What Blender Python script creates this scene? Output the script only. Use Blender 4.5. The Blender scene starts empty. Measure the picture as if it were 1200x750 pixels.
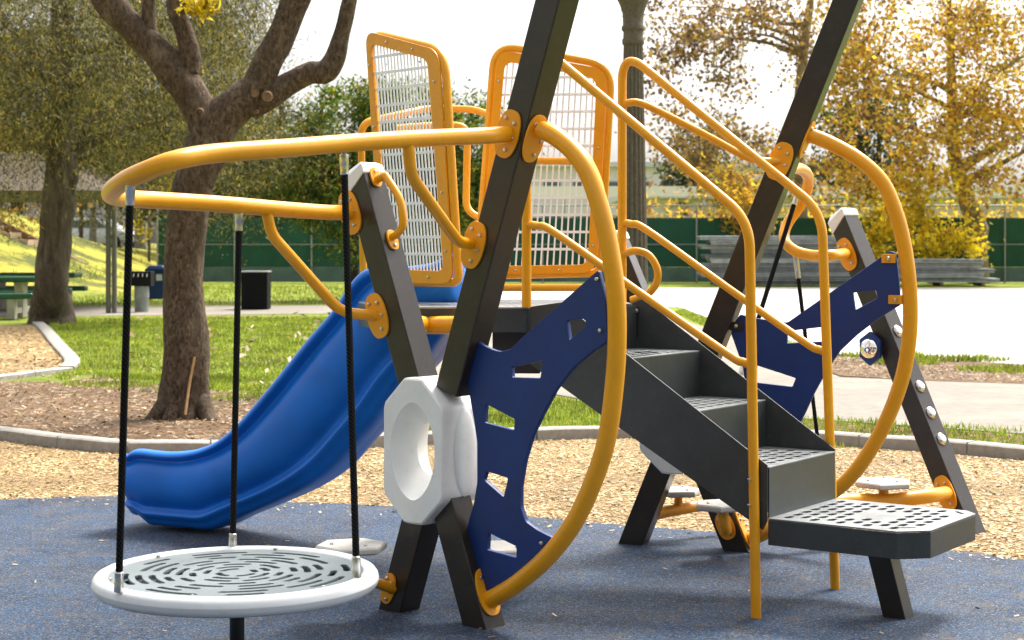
import bpy, bmesh, math, random
import numpy as np
from mathutils import Vector, Matrix, noise
R = math.radians
random.seed(7); np.random.seed(7)
scene = bpy.context.scene
COL = scene.collection
W0, H0, F, HOR, CH = 1200.0, 750.0, 2000.0, 285.0, 1.55

# ------------------------------------------------------------------ camera
cam_d = bpy.data.cameras.new('camera'); cam = bpy.data.objects.new('camera', cam_d); COL.objects.link(cam)
cam.location = (0, 0, CH); cam.rotation_euler = (R(90), 0, 0)
cam_d.sensor_width = 36; cam_d.lens = 36*F/W0; cam_d.shift_y = -(H0/2-HOR)/W0
cam_d.clip_start = 0.05; cam_d.clip_end = 3000
cam_d.dof.use_dof = True; cam_d.dof.focus_distance = 7.6; cam_d.dof.aperture_fstop = 6.0
scene.camera = cam

def P(px, py, Y):                       # a point of the place, from its bearing and its distance
    return Vector(((px-600)*Y/F, Y, CH-(py-HOR)*Y/F))
def G(px, py, z=0.0):                   # a point on the ground
    Y = F*(CH-z)/(py-HOR); return Vector(((px-600)*Y/F, Y, z))
class Plane:                            # vertical plane through (x,y), running along (cos a, -sin a)
    def __init__(s, x, y, a):
        s.o = Vector((x, y, 0)); s.u = Vector((math.cos(R(a)), -math.sin(R(a)), 0)); s.n = Vector((-math.sin(R(a)), -math.cos(R(a)), 0))
    def hit(s, px, py, off=0.0):
        d = Vector(((px-600)/F, 1, -(py-HOR)/F)); c = Vector((0, 0, CH)); o = s.o + s.n*off
        t = (o-c).dot(s.n)/d.dot(s.n); return c+d*t
    def uv(s, px, py):
        p = s.hit(px, py); return ((p-s.o).dot(s.u), p.z)
    def at(s, a, z, off=0.0):
        return s.o + s.u*a + s.n*off + Vector((0, 0, z))

# ------------------------------------------------------------------ materials
MATS = {}
def nodes_of(name):
    m = bpy.data.materials.new(name); m.use_nodes = True; nt = m.node_tree; MATS[name] = m
    b = nt.nodes['Principled BSDF']; return m, nt, b
def ramp(nt, stops):
    n = nt.nodes.new('ShaderNodeValToRGB'); e = n.color_ramp.elements
    while len(e) < len(stops): e.new(0.5)
    for i, (p, c) in enumerate(stops):
        e[i].position = p; e[i].color = (*c, 1)
    return n
def tex(nt, kind, scale, coords, **kw):
    n = nt.nodes.new(kind); n.inputs['Scale'].default_value = scale
    for k, v in kw.items(): n.inputs[k].default_value = v
    nt.links.new(coords, n.inputs['Vector']); return n
def obj_coords(nt, scale=None):
    c = nt.nodes.new('ShaderNodeTexCoord')
    if scale is None: return c.outputs['Object']
    m = nt.nodes.new('ShaderNodeMapping'); m.inputs['Scale'].default_value = scale
    nt.links.new(c.outputs['Object'], m.inputs['Vector']); return m.outputs['Vector']
def mixc(nt, fac, a, b):
    n = nt.nodes.new('ShaderNodeMix'); n.data_type = 'RGBA'
    for sock, v in ((n.inputs['Factor'], fac), (n.inputs['A'], a), (n.inputs['B'], b)):
        pass
    def put(s, v):
        if hasattr(v, 'is_linked') or hasattr(v, 'links'): nt.links.new(v, s)
        elif isinstance(v, tuple): s.default_value = (*v, 1)
        else: s.default_value = v
    put(n.inputs[0], fac); put(n.inputs[6], a); put(n.inputs[7], b); return n.outputs[2]
def bump(nt, b, h, strength, dist):
    n = nt.nodes.new('ShaderNodeBump'); n.inputs['Strength'].default_value = strength; n.inputs['Distance'].default_value = dist
    nt.links.new(h, n.inputs['Height']); nt.links.new(n.outputs[0], b.inputs['Normal'])
def paint(name, c, rough=.35, metal=0., var=.18, nscale=6., bscale=220., bstr=.12, dirt=None, coat=0.):
    m, nt, b = nodes_of(name); co = obj_coords(nt)
    n = tex(nt, 'ShaderNodeTexNoise', nscale, co, Detail=5., Roughness=.6)
    dark = tuple(x*(1-var) for x in c); lite = tuple(min(1, x*(1+var)) for x in c)
    r = ramp(nt, [(.3, dark), (.7, lite)]); nt.links.new(n.outputs['Fac'], r.inputs[0]); col = r.outputs[0]
    if dirt:
        n3 = tex(nt, 'ShaderNodeTexNoise', 22., co, Detail=8., Roughness=.75)
        r3 = ramp(nt, [(.52, (0, 0, 0)), (.75, (1, 1, 1))]); nt.links.new(n3.outputs['Fac'], r3.inputs[0])
        mm = nt.nodes.new('ShaderNodeMath'); mm.operation = 'MULTIPLY'; mm.inputs[1].default_value = dirt[1]
        nt.links.new(r3.outputs[0], mm.inputs[0]); col = mixc(nt, mm.outputs[0], col, dirt[0])
    nt.links.new(col, b.inputs['Base Color'])
    rr = nt.nodes.new('ShaderNodeMapRange'); rr.inputs[3].default_value = max(.02, rough-.08); rr.inputs[4].default_value = rough+.12
    nt.links.new(n.outputs['Fac'], rr.inputs[0]); nt.links.new(rr.outputs[0], b.inputs['Roughness'])
    b.inputs['Metallic'].default_value = metal
    if coat: b.inputs['Coat Weight'].default_value = coat; b.inputs['Coat Roughness'].default_value = .12
    n2 = tex(nt, 'ShaderNodeTexNoise', bscale, co, Detail=2.)
    bump(nt, b, n2.outputs['Fac'], bstr, .002); return m

YEL = paint('yellow_paint', (.82, .35, .004), .31, var=.06, dirt=((.42, .19, .02), .22))
YELP = paint('yellow_plate_paint', (.81, .335, .005), .38, var=.06, dirt=((.38, .17, .03), .25))
POST = paint('dark_bronze_powder_coat', (.024, .018, .0125), .30, metal=.0, var=.2, bscale=500, bstr=.25, dirt=((.09, .075, .055), .25))
GREY = paint('slate_grey_powder_coat', (.036, .043, .044), .38, var=.18, bscale=700, bstr=.35, dirt=((.15, .14, .125), .22))
TREADM = paint('worn_grey_tread', (.25, .265, .265), .34, metal=.25, var=.2, bscale=400, bstr=.3, dirt=((.30, .28, .25), .45))
NAVY = paint('navy_plastic', (.002, .027, .155), .5, var=.15, bscale=350, bstr=.3)
SLIDE = paint('blue_slide_plastic', (.004, .165, .66), .33, var=.16, nscale=3., bscale=120, bstr=.08, dirt=((.05, .20, .52), .28))
WHITE = paint('white_plastic', (.80, .80, .78), .3, var=.04, bscale=150, bstr=.08, dirt=((.50, .50, .47), .25))
RIM = paint('white_rim_plastic', (.70, .71, .71), .35, var=.05, dirt=((.45, .45, .43), .3))
DISC = paint('pale_grey_disc', (.15, .18, .185), .45, var=.1, dirt=((.25, .28, .28), .2))
PAD = paint('pale_grey_pad', (.56, .53, .47), .5, var=.1, dirt=((.3, .29, .26), .35))
MESHM = paint('white_grid_paint', (.90, .90, .89), .4, var=.02)
STEEL = paint('bright_steel', (.62, .60, .56), .25, metal=1., var=.12)
CHROME = paint('mirror_steel', (.85, .85, .84), .04, metal=1., var=.02, bstr=.0)
RUBR = paint('black_rubber_ring', (.012, .012, .013), .5, var=.2)
POLE = paint('black_pole', (.012, .012, .012), .3, var=.2)
def rope_mat():
    m, nt, b = nodes_of('black_braided_rope'); co = obj_coords(nt)
    w = nt.nodes.new('ShaderNodeTexWave'); w.inputs['Scale'].default_value = 42; w.wave_type = 'BANDS'; w.bands_direction = 'DIAGONAL'
    nt.links.new(co, w.inputs['Vector']); r = ramp(nt, [(.2, (.004, .004, .004)), (.9, (.014, .014, .013))])
    nt.links.new(w.outputs['Fac'], r.inputs[0]); nt.links.new(r.outputs[0], b.inputs['Base Color']); b.inputs['Roughness'].default_value = .7
    bump(nt, b, w.outputs['Fac'], .8, .004); return m
ROPE = rope_mat()
def ground_mat(name, stops, scale, rough=.9, bstr=.5, bdist=.02, patch=None, speck=None, stretch=None):
    m, nt, b = nodes_of(name); co = obj_coords(nt, stretch)
    n = tex(nt, 'ShaderNodeTexNoise', scale, co, Detail=9., Roughness=.72)
    r = ramp(nt, stops); nt.links.new(n.outputs['Fac'], r.inputs[0]); c = r.outputs[0]
    if patch:
        for (psc, pc, lo, hi, amt) in patch:
            n2 = tex(nt, 'ShaderNodeTexNoise', psc, co, Detail=6., Roughness=.65)
            r2 = ramp(nt, [(lo, (0, 0, 0)), (hi, (amt, amt, amt))]); nt.links.new(n2.outputs['Fac'], r2.inputs[0])
            c = mixc(nt, r2.outputs[0], c, pc)
    if speck:
        for (vs, sc_, th) in speck:
            v = tex(nt, 'ShaderNodeTexVoronoi', vs, co); v.feature = 'F1'
            sep = nt.nodes.new('ShaderNodeSeparateColor'); nt.links.new(v.outputs['Color'], sep.inputs[0])
            r3 = ramp(nt, [(th-.005, (0, 0, 0)), (th, (1, 1, 1))]); nt.links.new(sep.outputs[0], r3.inputs[0])
            c = mixc(nt, r3.outputs[0], c, sc_)
    nt.links.new(c, b.inputs['Base Color']); b.inputs['Roughness'].default_value = rough
    b.inputs['Specular IOR Level'].default_value = .25
    bump(nt, b, n.outputs['Fac'], bstr, bdist); return m
RUBBER = ground_mat('blue_rubber_granules', [(.3, (.013, .030, .062)), (.5, (.026, .055, .108)), (.72, (.048, .088, .152))], 95, .8, .8, .008,
    patch=[(1.1, (.055, .056, .058), .47, .66, .75), (2.6, (.013, .022, .045), .47, .66, .8), (5., (.10, .08, .058), .52, .68, .8), (.6, (.07, .10, .15), .52, .7, .5)],
    speck=[(150, (.15, .155, .15), .95), (165, (.008, .012, .020), .80), (140, (.13, .09, .05), .95), (155, (.06, .105, .19), .86), (190, (.26, .26, .24), .993)])
CHIPS = ground_mat('wood_chip_bed', [(.28, (.22, .135, .055)), (.45, (.41, .27, .12)), (.62, (.51, .36, .175)), (.8, (.58, .45, .25))], 44, .9, 1., .05,
    patch=[(1.5, (.30, .19, .085), .5, .75, .5)])
LITTER = ground_mat('dry_leaf_litter_soil', [(.3, (.07, .042, .022)), (.5, (.17, .105, .058)), (.65, (.25, .165, .095)), (.8, (.36, .26, .16))], 14, .95, 1., .06,
    patch=[(.5, (.10, .085, .03), .52, .7, .7), (.8, (.23, .15, .09), .5, .7, .5)], speck=[(16, (.45, .36, .24), .93), (19, (.30, .17, .07), .9)])
LAWN = ground_mat('lawn_turf', [(.3, (.10, .15, .012)), (.5, (.20, .26, .022)), (.7, (.29, .33, .034))], 9, .95, 1., .06,
    patch=[(.22, (.25, .22, .05), .48, .68, .7), (.7, (.08, .12, .014), .48, .7, .6), (2.2, (.26, .20, .10), .56, .70, .7)])
HILLM = ground_mat('yellowing_bank_turf', [(.3, (.15, .15, .018)), (.55, (.31, .28, .03)), (.75, (.42, .37, .05))], 3, .95, .6, .05,
    patch=[(.35, (.05, .065, .010), .47, .56, .9)])  # dark green patches paint tree shade into the bank colour
CONC = ground_mat('pale_concrete', [(.3, (.40, .385, .36)), (.7, (.50, .485, .455))], 5, .85, .15, .006, patch=[(.3, (.33, .31, .28), .48, .7, .7), (1.6, (.28, .26, .23), .6, .75, .5)])
PATHM = ground_mat('dusty_concrete_path', [(.3, (.17, .152, .128)), (.7, (.26, .236, .20))], 6, .9, .25, .01, patch=[(.6, (.40, .34, .27), .5, .75, .6)])
CURBM = ground_mat('weathered_kerb_concrete', [(.3, (.25, .235, .21)), (.7, (.40, .38, .34))], 14, .9, .4, .01, patch=[(2.5, (.22, .19, .15), .55, .75, .6)])
def bark(name, a, b_, c, scale=7., stretch=(1, 1, .28), dist=.05):
    m = ground_mat(name, [(.36, a), (.5, b_), (.64, c)], scale, .92, 1., dist, stretch=stretch,
        patch=[(scale*.09, tuple(x*.55 for x in b_), .46, .66, .75), (scale*.22, tuple(min(1, x*1.1) for x in c), .52, .7, .6), (scale*.5, tuple(x*.6 for x in a), .56, .7, .6)], speck=None)
    return m
BARK = bark('rough_brown_bark', (.038, .026, .017), (.125, .086, .055), (.25, .185, .125), 34., (1, 1, .55))
BARK2 = bark('grey_furrowed_bark', (.035, .026, .017), (.10, .077, .053), (.20, .16, .115), 10.)
BARK3 = bark('dark_bark', (.012, .009, .007), (.03, .023, .017), (.055, .043, .03), 8.)
BARK4 = bark('pale_smooth_bark', (.20, .18, .15), (.34, .31, .26), (.48, .45, .40), 2., (1, 1, .6), .02)
BARK5 = bark('tan_mottled_bark', (.10, .07, .035), (.21, .155, .085), (.34, .27, .17), 3., (1, 1, .6), .03)
def leaf_mat(name, stops, trans=.35, nsc=1.1):
    m, nt, b = nodes_of(name)
    g = nt.nodes.new('ShaderNodeNewGeometry'); r0 = ramp(nt, stops); nt.links.new(g.outputs['Random Per Island'], r0.inputs[0])
    nn = tex(nt, 'ShaderNodeTexNoise', nsc, obj_coords(nt), Detail=3.); mr = nt.nodes.new('ShaderNodeMapRange'); mr.inputs[1].default_value = .32; mr.inputs[2].default_value = .68; mr.inputs[3].default_value = .5; mr.inputs[4].default_value = 1.4
    nt.links.new(nn.outputs['Fac'], mr.inputs[0]); mx0 = nt.nodes.new('ShaderNodeMix'); mx0.data_type = 'RGBA'; mx0.blend_type = 'MULTIPLY'; mx0.inputs[0].default_value = 1.
    nt.links.new(r0.outputs[0], mx0.inputs[6]); nt.links.new(mr.outputs[0], mx0.inputs[7])
    class _o: pass
    r = _o(); r.outputs = [mx0.outputs[2]]
    nt.links.new(r.outputs[0], b.inputs['Base Color']); b.inputs['Roughness'].default_value = .55; b.inputs['Specular IOR Level'].default_value = .3
    t = nt.nodes.new('ShaderNodeBsdfTranslucent'); nt.links.new(r.outputs[0], t.inputs['Color'])
    mx = nt.nodes.new('ShaderNodeMixShader'); mx.inputs[0].default_value = trans
    nt.links.new(b.outputs[0], mx.inputs[1]); nt.links.new(t.outputs[0], mx.inputs[2])
    nt.links.new(mx.outputs[0], nt.nodes['Material Output'].inputs[0]); return m
L_OLIVE = leaf_mat('olive_foliage', [(0, (.012, .015, .005)), (.3, (.060, .062, .016)), (.62, (.15, .142, .036)), (.86, (.31, .265, .06)), (.96, (.52, .43, .07)), (1, (.55, .32, .07))], .32, 1.9)
L_GREEN = leaf_mat('mixed_green_foliage', [(0, (.025, .055, .008)), (.4, (.085, .155, .014)), (.75, (.19, .27, .022)), (.92, (.36, .34, .03)), (1, (.42, .18, .02))], .4)
L_DARK = leaf_mat('deep_green_foliage', [(0, (.02, .035, .012)), (.5, (.045, .07, .020)), (1, (.10, .11, .02))], .35)
L_AUT = leaf_mat('autumn_foliage', [(0, (.20, .095, .03)), (.2, (.40, .20, .045)), (.42, (.60, .34, .045)), (.70, (.80, .55, .045)), (.88, (.52, .42, .06)), (1, (.24, .25, .045))], .58)
L_BROWN = leaf_mat('rusty_foliage', [(0, (.12, .065, .035)), (.35, (.25, .145, .065)), (.65, (.38, .245, .08)), (.85, (.55, .38, .07)), (1, (.22, .20, .06))], .5)
L_YEL = leaf_mat('golden_foliage', [(0, (.42, .26, .02)), (.4, (.74, .54, .02)), (.8, (.85, .68, .03)), (1, (.48, .44, .05))], .55)
L_GRASS = leaf_mat('grass_blades', [(0, (.10, .155, .013)), (.5, (.21, .285, .022)), (.85, (.31, .36, .034)), (1, (.42, .37, .09))], .45)
L_CHIP = leaf_mat('wood_chip_pieces', [(0, (.20, .12, .05)), (.12, (.36, .23, .098)), (.55, (.47, .33, .155)), (1, (.57, .43, .235))], .0)
L_DRY = leaf_mat('fallen_leaf_pieces', [(0, (.06, .035, .018)), (.4, (.20, .12, .06)), (.8, (.34, .23, .12)), (1, (.55, .46, .33))], .15)
FENCEM = paint('green_windscreen_fabric', (.010, .068, .040), .85, var=.22, nscale=1.2, bscale=60, bstr=.3, dirt=((.03, .075, .055), .3))
FENCEL = paint('faded_lower_windscreen', (.085, .14, .115), .85, var=.25, nscale=1.5, bscale=60)
GALV = paint('galvanised_steel', (.30, .31, .30), .5, metal=.5, var=.2)
WIRE = paint('grey_fence_wire', (.28, .29, .28), .6, var=.2)
LAMP = paint('lamp_post_stone_paint', (.11, .092, .064), .75, var=.35, nscale=30, bscale=90, bstr=.5, dirt=((.12, .10, .075), .5))
PLANK = paint('weathered_aluminium', (.33, .34, .345), .5, metal=.35, var=.35, nscale=4., bscale=40, dirt=((.16, .15, .14), .6))
def vary(m, lo, hi):
    nt = m.node_tree; b = nt.nodes['Principled BSDF']; src = b.inputs['Base Color'].links[0].from_socket
    oi = nt.nodes.new('ShaderNodeObjectInfo'); mr = nt.nodes.new('ShaderNodeMapRange'); mr.inputs[3].default_value = lo; mr.inputs[4].default_value = hi
    nt.links.new(oi.outputs['Random'], mr.inputs[0]); mx = nt.nodes.new('ShaderNodeMix'); mx.data_type = 'RGBA'; mx.blend_type = 'MULTIPLY'; mx.inputs[0].default_value = 1
    nt.links.new(src, mx.inputs[6]); nt.links.new(mr.outputs[0], mx.inputs[7]); nt.links.new(mx.outputs[2], b.inputs['Base Color'])
vary(PLANK, .45, 1.35)
TABLEG = paint('green_table_coating', (.012, .085, .040), .3, var=.2)
CONCP = paint('cast_concrete', (.36, .33, .28), .9, var=.2, bscale=60, bstr=.4)
BLACKM = paint('sooty_black_iron', (.010, .010, .010), .55, var=.3)
BINB = paint('blue_bin_plastic', (.010, .04, .16), .4, var=.15)
BOXM = paint('black_utility_paint', (.005, .006, .006), .6, var=.25)
BOXT = paint('grey_cabinet_top', (.28, .29, .29), .6, var=.15)
for _m in (BOXM, BLACKM, ROPE): _m.node_tree.nodes['Principled BSDF'].inputs['Specular IOR Level'].default_value = .12
TAN = paint('tan_stucco', (.42, .33, .24), .9, var=.12, bscale=40)
ROOFM = paint('sandy_brown_roof_shingle', (.075, .055, .035), .9, var=.35, nscale=9, bscale=30, bstr=.6)
FASCIA = paint('olive_fascia_board', (.15, .13, .055), .8, var=.2)
BWALL = paint('white_building_wall', (.66, .61, .64), .85, var=.06, nscale=.3)
BROOF = paint('pale_building_roof', (.50, .50, .51), .8, var=.1, nscale=.2)
GLASS = paint('dark_window_glass', (.10, .13, .16), .12, var=.2)
BTRIM = paint('grey_building_trim', (.34, .35, .36), .8, var=.1)
CARW = paint('white_car_paint', (.70, .71, .73), .2, var=.03, coat=.6)
CARB = paint('pale_blue_car_paint', (.36, .45, .56), .2, var=.03, coat=.6)
TYRE = paint('tyre_rubber', (.015, .015, .015), .8, var=.2)
STEPM = paint('tan_block_steps', (.46, .34, .24), .9, var=.2, bscale=20, bstr=.5)
STEPW = paint('brown_block_wall', (.22, .135, .08), .9, var=.25, bscale=20, bstr=.5)
CUT = paint('pruned_wood_face', (.20, .125, .065), .9, var=.45, nscale=45)
STICKM = paint('bare_pale_stick', (.42, .24, .10), .7, var=.2, nscale=30)

# ------------------------------------------------------------------ mesh helpers
def root_of(o):
    while o.parent: o = o.parent
    return o
class MB:
    def __init__(s): s.v = []; s.f = []; s.mi = []; s.cur = 0
    def mat(s, i): s.cur = i; return s
    def add(s, vs, fs):
        k = len(s.v); s.v += [tuple(v) for v in vs]
        for f in fs: s.f.append(tuple(i+k for i in f)); s.mi.append(s.cur)
        return s
    def frame_box(s, c, ax, half):          # oriented box: centre, three axes, half sizes
        vs = [c + ax[0]*(sx*half[0]) + ax[1]*(sy*half[1]) + ax[2]*(sz*half[2]) for sx in (-1, 1) for sy in (-1, 1) for sz in (-1, 1)]
        return s.add(vs, [(0, 1, 3, 2), (4, 6, 7, 5), (0, 4, 5, 1), (2, 3, 7, 6), (0, 2, 6, 4), (1, 5, 7, 3)])
    def box(s, c, size, rz=0.):
        a = Vector((math.cos(rz), math.sin(rz), 0)); b = Vector((-math.sin(rz), math.cos(rz), 0))
        return s.frame_box(Vector(c), (a, b, Vector((0, 0, 1))), [x/2 for x in size])
    def prism(s, pts, ext):                  # closed ring of 3-D points swept by a vector
        n = len(pts); ext = Vector(ext); vs = [Vector(p) for p in pts] + [Vector(p)+ext for p in pts]
        fs = [tuple(range(n-1, -1, -1)), tuple(range(n, 2*n))] + [(i, (i+1) % n, n+(i+1) % n, n+i) for i in range(n)]
        return s.add(vs, fs)
    def loft(s, rings, cap=True, closed=True):
        n = len(rings[0]); vs = [p for r in rings for p in r]; fs = []
        for k in range(len(rings)-1):
            for i in range(n if closed else n-1):
                j = (i+1) % n; fs.append((k*n+i, k*n+j, (k+1)*n+j, (k+1)*n+i))
        if cap: fs += [tuple(range(n-1, -1, -1)), tuple(range((len(rings)-1)*n, len(rings)*n))]
        return s.add(vs, fs)
    def tube(s, pts, r, sides=16, cap=True, wob=0., seed=0.):
        pts = [Vector(p) for p in pts]; rs = r if isinstance(r, (list, tuple)) else [r]*len(pts)
        rings = []; t0 = (pts[1]-pts[0]).normalized()
        a = t0.orthogonal().normalized()
        for i, p in enumerate(pts):
            t = ((pts[min(i+1, len(pts)-1)]-p).normalized() + (p-pts[max(i-1, 0)]).normalized()).normalized() if 0 < i < len(pts)-1 else ((pts[1]-pts[0]) if i == 0 else (pts[-1]-pts[-2])).normalized()
            a = (a - t*a.dot(t)).normalized(); b = t.cross(a); ring = []
            for k in range(sides):
                th = 2*math.pi*k/sides; d = a*math.cos(th)+b*math.sin(th); rr = rs[i]
                if wob:
                    q = p+d*rr; rr *= 1+wob*noise.noise(Vector((q.x*5+seed, q.y*5, q.z*2.2)))+.5*wob*noise.noise(Vector((q.x*14+seed, q.y*14, q.z*5)))
                ring.append(p+d*rr)
            rings.append(ring)
        return s.loft(rings, cap)
    def lathe(s, c, prof, sides=32, axis=Vector((0, 0, 1)), cap=True):
        a = axis.orthogonal().normalized(); b = axis.cross(a)
        return s.loft([[Vector(c)+axis*z+(a*math.cos(2*math.pi*k/sides)+b*math.sin(2*math.pi*k/sides))*max(r, 1e-4) for k in range(sides)] for r, z in prof], cap)
    def build(s, name, mats, parent=None, smooth=35, bevel=0., seg=2):
        me = bpy.data.meshes.new(name); o = root_of(parent).location if parent else Vector((0, 0, 0))
        me.from_pydata([(x-o[0], y-o[1], z-o[2]) for x, y, z in s.v], [], s.f)
        mats = mats if isinstance(mats, (list, tuple)) else [mats]
        for m in mats: me.materials.append(m)
        me.polygons.foreach_set('material_index', s.mi)
        bm = bmesh.new(); bm.from_mesh(me); bmesh.ops.recalc_face_normals(bm, faces=bm.faces[:]); bm.to_mesh(me); bm.free()
        if smooth:
            me.polygons.foreach_set('use_smooth', [True]*len(me.polygons)); me.set_sharp_from_angle(angle=R(smooth))
        me.update(); ob = bpy.data.objects.new(name, me); COL.objects.link(ob)
        if parent: ob.parent = parent
        if bevel:
            md = ob.modifiers.new('bevel', 'BEVEL'); md.width = bevel; md.segments = seg; md.limit_method = 'ANGLE'; md.angle_limit = R(40); md.harden_normals = bool(smooth)
        return ob
def tag(o, label=None, cat=None, group=None, kind=None):
    if label: o['label'] = label
    if cat: o['category'] = cat
    if group: o['group'] = group
    if kind: o['kind'] = kind
    return o
def thing(name, loc, label, cat, group=None):
    o = bpy.data.objects.new(name, None); COL.objects.link(o); o.location = loc; o.empty_display_size = .2
    return tag(o, label, cat, group)
def fillet(pts, r, n=8, closed=False):
    pts = [Vector(p) for p in pts]; out = []; N = len(pts)
    for i, p in enumerate(pts):
        if not closed and i in (0, N-1): out.append(p); continue
        a = pts[i-1]; b = pts[(i+1) % N]; rr = r[i] if isinstance(r, (list, tuple)) else r
        da = a-p; db = b-p; d = min(rr, da.length*.48, db.length*.48); da.normalize(); db.normalize()
        p0 = p+da*d; p1 = p+db*d
        for k in range(n+1):
            t = k/n; out.append(p0*(1-t)**2 + p*2*t*(1-t) + p1*t*t)
    return out
def smooth_path(pts, n=6):                  # Catmull-Rom through the points
    pts = [Vector(p) for p in pts]; q = [pts[0]*2-pts[1]] + pts + [pts[-1]*2-pts[-2]]; out = []
    for i in range(1, len(q)-2):
        for k in range(n):
            t = k/n; out.append(.5*((2*q[i])+(q[i+1]-q[i-1])*t+(2*q[i-1]-5*q[i]+4*q[i+1]-q[i+2])*t*t+(-q[i-1]+3*q[i]-3*q[i+1]+q[i+2])*t**3))
    return out + [pts[-1]]
def smooth_vals(v, n=6):
    return [p.x for p in smooth_path([Vector((x, 0, 0)) for x in v], n)]
def cutout(name, loops, thick, mtx, mats, parent=None, bevel=.002, smooth=35):
    """Flat sheet with real holes: 2-D outlines filled, thickened, placed by a matrix."""
    cu = bpy.data.curves.new('outline', 'CURVE'); cu.dimensions = '2D'; cu.fill_mode = 'BOTH'
    cu.extrude = max(thick/2-bevel, 1e-4); cu.bevel_depth = bevel; cu.bevel_resolution = 1; cu.offset = -bevel
    for lp in loops:
        sp = cu.splines.new('POLY'); sp.points.add(len(lp)-1); sp.use_cyclic_u = True
        for i, (x, y) in enumerate(lp): sp.points[i].co = (x, y, 0, 1)
    t = bpy.data.objects.new('outline', cu); COL.objects.link(t)
    dg = bpy.context.evaluated_depsgraph_get(); dg.update()
    me = bpy.data.meshes.new_from_object(t.evaluated_get(dg)); bpy.data.objects.remove(t); bpy.data.curves.remove(cu)
    me.name = name; me.transform(mtx)
    if parent: me.transform(Matrix.Translation(-root_of(parent).location))
    me.materials.clear()
    for m in (mats if isinstance(mats, (list, tuple)) else [mats]): me.materials.append(m)
    me.polygons.foreach_set('use_smooth', [True]*len(me.polygons)); me.set_sharp_from_angle(angle=R(smooth)); me.update()
    o = bpy.data.objects.new(name, me); COL.objects.link(o)
    if parent: o.parent = parent
    return o
def frame_mtx(o, ex, ey):
    ez = ex.cross(ey); return Matrix(((ex.x, ey.x, ez.x, o.x), (ex.y, ey.y, ez.y, o.y), (ex.z, ey.z, ez.z, o.z), (0, 0, 0, 1)))
def round2(pts, r, n=5):
    return [(p.x, p.y) for p in fillet([Vector((x, y, 0)) for x, y in pts], r, n, True)]
Z = Vector((0, 0, 1))
def bolt(mb, c, nrm, r=.0085):
    mb.lathe(c, [(r, -.002), (r, .003), (r*.8, .0075), (r*.3, .009)], 10, nrm)
def bolts(items, parent, r=.0085):
    for c, nrm in items:
        mb = MB(); bolt(mb, c, nrm, r); mb.build('bolt', STEEL, parent, smooth=40)
def plate(name, c, nrm, up, parent, w=.058, h=.098, bl=((.55, .62), (.72, -.1), (.3, -.78), (-.5, .75)), mat=None):
    """oval mounting plate with its bolts, lying on a post face"""
    up = (up-nrm*up.dot(nrm)).normalized(); sd = up.cross(nrm); mb = MB()
    ring = []
    for k in range(28):
        th = 2*math.pi*k/28; ring.append(c + sd*(w*math.copysign(abs(math.cos(th))**.75, math.cos(th))) + up*(h*math.copysign(abs(math.sin(th))**.85, math.sin(th))))
    mb.prism(ring, nrm*.009)
    o = mb.build(name, mat or YELP, PS, bevel=.0015)
    bolts([(c+sd*(w*.8*a)+up*(h*.82*b)+nrm*.010, nrm) for (a, b) in bl], o); return o

# ================================================================== THE PLAY STRUCTURE
PS = thing('playground_structure', (0, 7.9, 0), 'playground climbing structure with yellow rails, dark leaning posts, blue slide and grey stairs', 'play structure')
FA = Plane(-.315, 7.10, 40.7)       # frame nearer the camera
FB = Plane(.93, 8.72, 22.0)         # frame behind the stairs
FC = Plane(2.46, 9.15, 51.0)        # leaning post beyond the platform
HW = .061
def post(pl, base_px, top_px, label, parent=PS, zb=-.12, cap=False, extend=0., ring=None):
    a = pl.hit(*base_px); b = pl.hit(*top_px); d = (b-a).normalized()
    a = a + d*((zb-a.z)/d.z); b = b + d*extend
    s = pl.n.cross(d); s = s if s.dot(pl.u) > 0 else -s
    ax = (s, pl.n, d)
    if ring is None:
        mb = MB(); mb.frame_box((a+b)/2, ax, (HW, HW, (b-a).length/2))
    else:
        zc = pl.hit(600, ring).z; e0 = a+d*((zc-.215-a.z)/d.z); e1 = a+d*((zc+.215-a.z)/d.z)
        mb = MB(); mb.frame_box((a+e0)/2, ax, (HW, HW, (e0-a).length/2)); mb.build('leg', POST, parent, bevel=.006, seg=3)
        mb = MB(); mb.frame_box((e1+b)/2, ax, (HW, HW, (b-e1).length/2))
    o = mb.build('post', POST, parent, bevel=.006, seg=3); o['label'] = label
    if cap:
        m2 = MB(); e = HW+.006
        bot = [b+s*(sx*e)+pl.n*(sn*e)+d*(-.075 if (sx < 0 and sn > 0) else -.012) for sx, sn in ((-1, -1), (1, -1), (1, 1), (-1, 1))]
        mid = [b+s*(sx*e)+pl.n*(sn*e)+d*(.0 if (sx < 0 and sn > 0) else .028) for sx, sn in ((-1, -1), (1, -1), (1, 1), (-1, 1))]
        top = [b+s*(sx*e*.7)+pl.n*(sn*e*.7)+d*(.035 if (sx < 0 and sn > 0) else .045) for sx, sn in ((-1, -1), (1, -1), (1, 1), (-1, 1))]
        m2.loft([bot, mid, top]); m2.build('post_cap', WHITE, o, bevel=.006)
    return o, a, b, d, s
pA1 = post(FA, (468, 712), (653, 0), 'long dark bronze post of the nearer frame leaning right', extend=.9, ring=526)
pA2 = post(FA, (568, 735), (426, 206), 'short capped post with grab handle leaning left', cap=True, ring=526)
pB1 = post(FB, (742, 637), (994, 0), 'long dark bronze post behind the stairs leaning right', extend=.9, ring=484)
pB2 = post(FB, (866, 644), (720, 283), 'short capped post half hidden behind the stair top', cap=True, ring=484)
pC = post(FC, (1135, 622), (988, 256), 'dark post with a row of round mirrors', cap=True)
def axis_at(pp, z): a, d = pp[1], pp[3]; return a+d*((z-a.z)/d.z)

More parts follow.
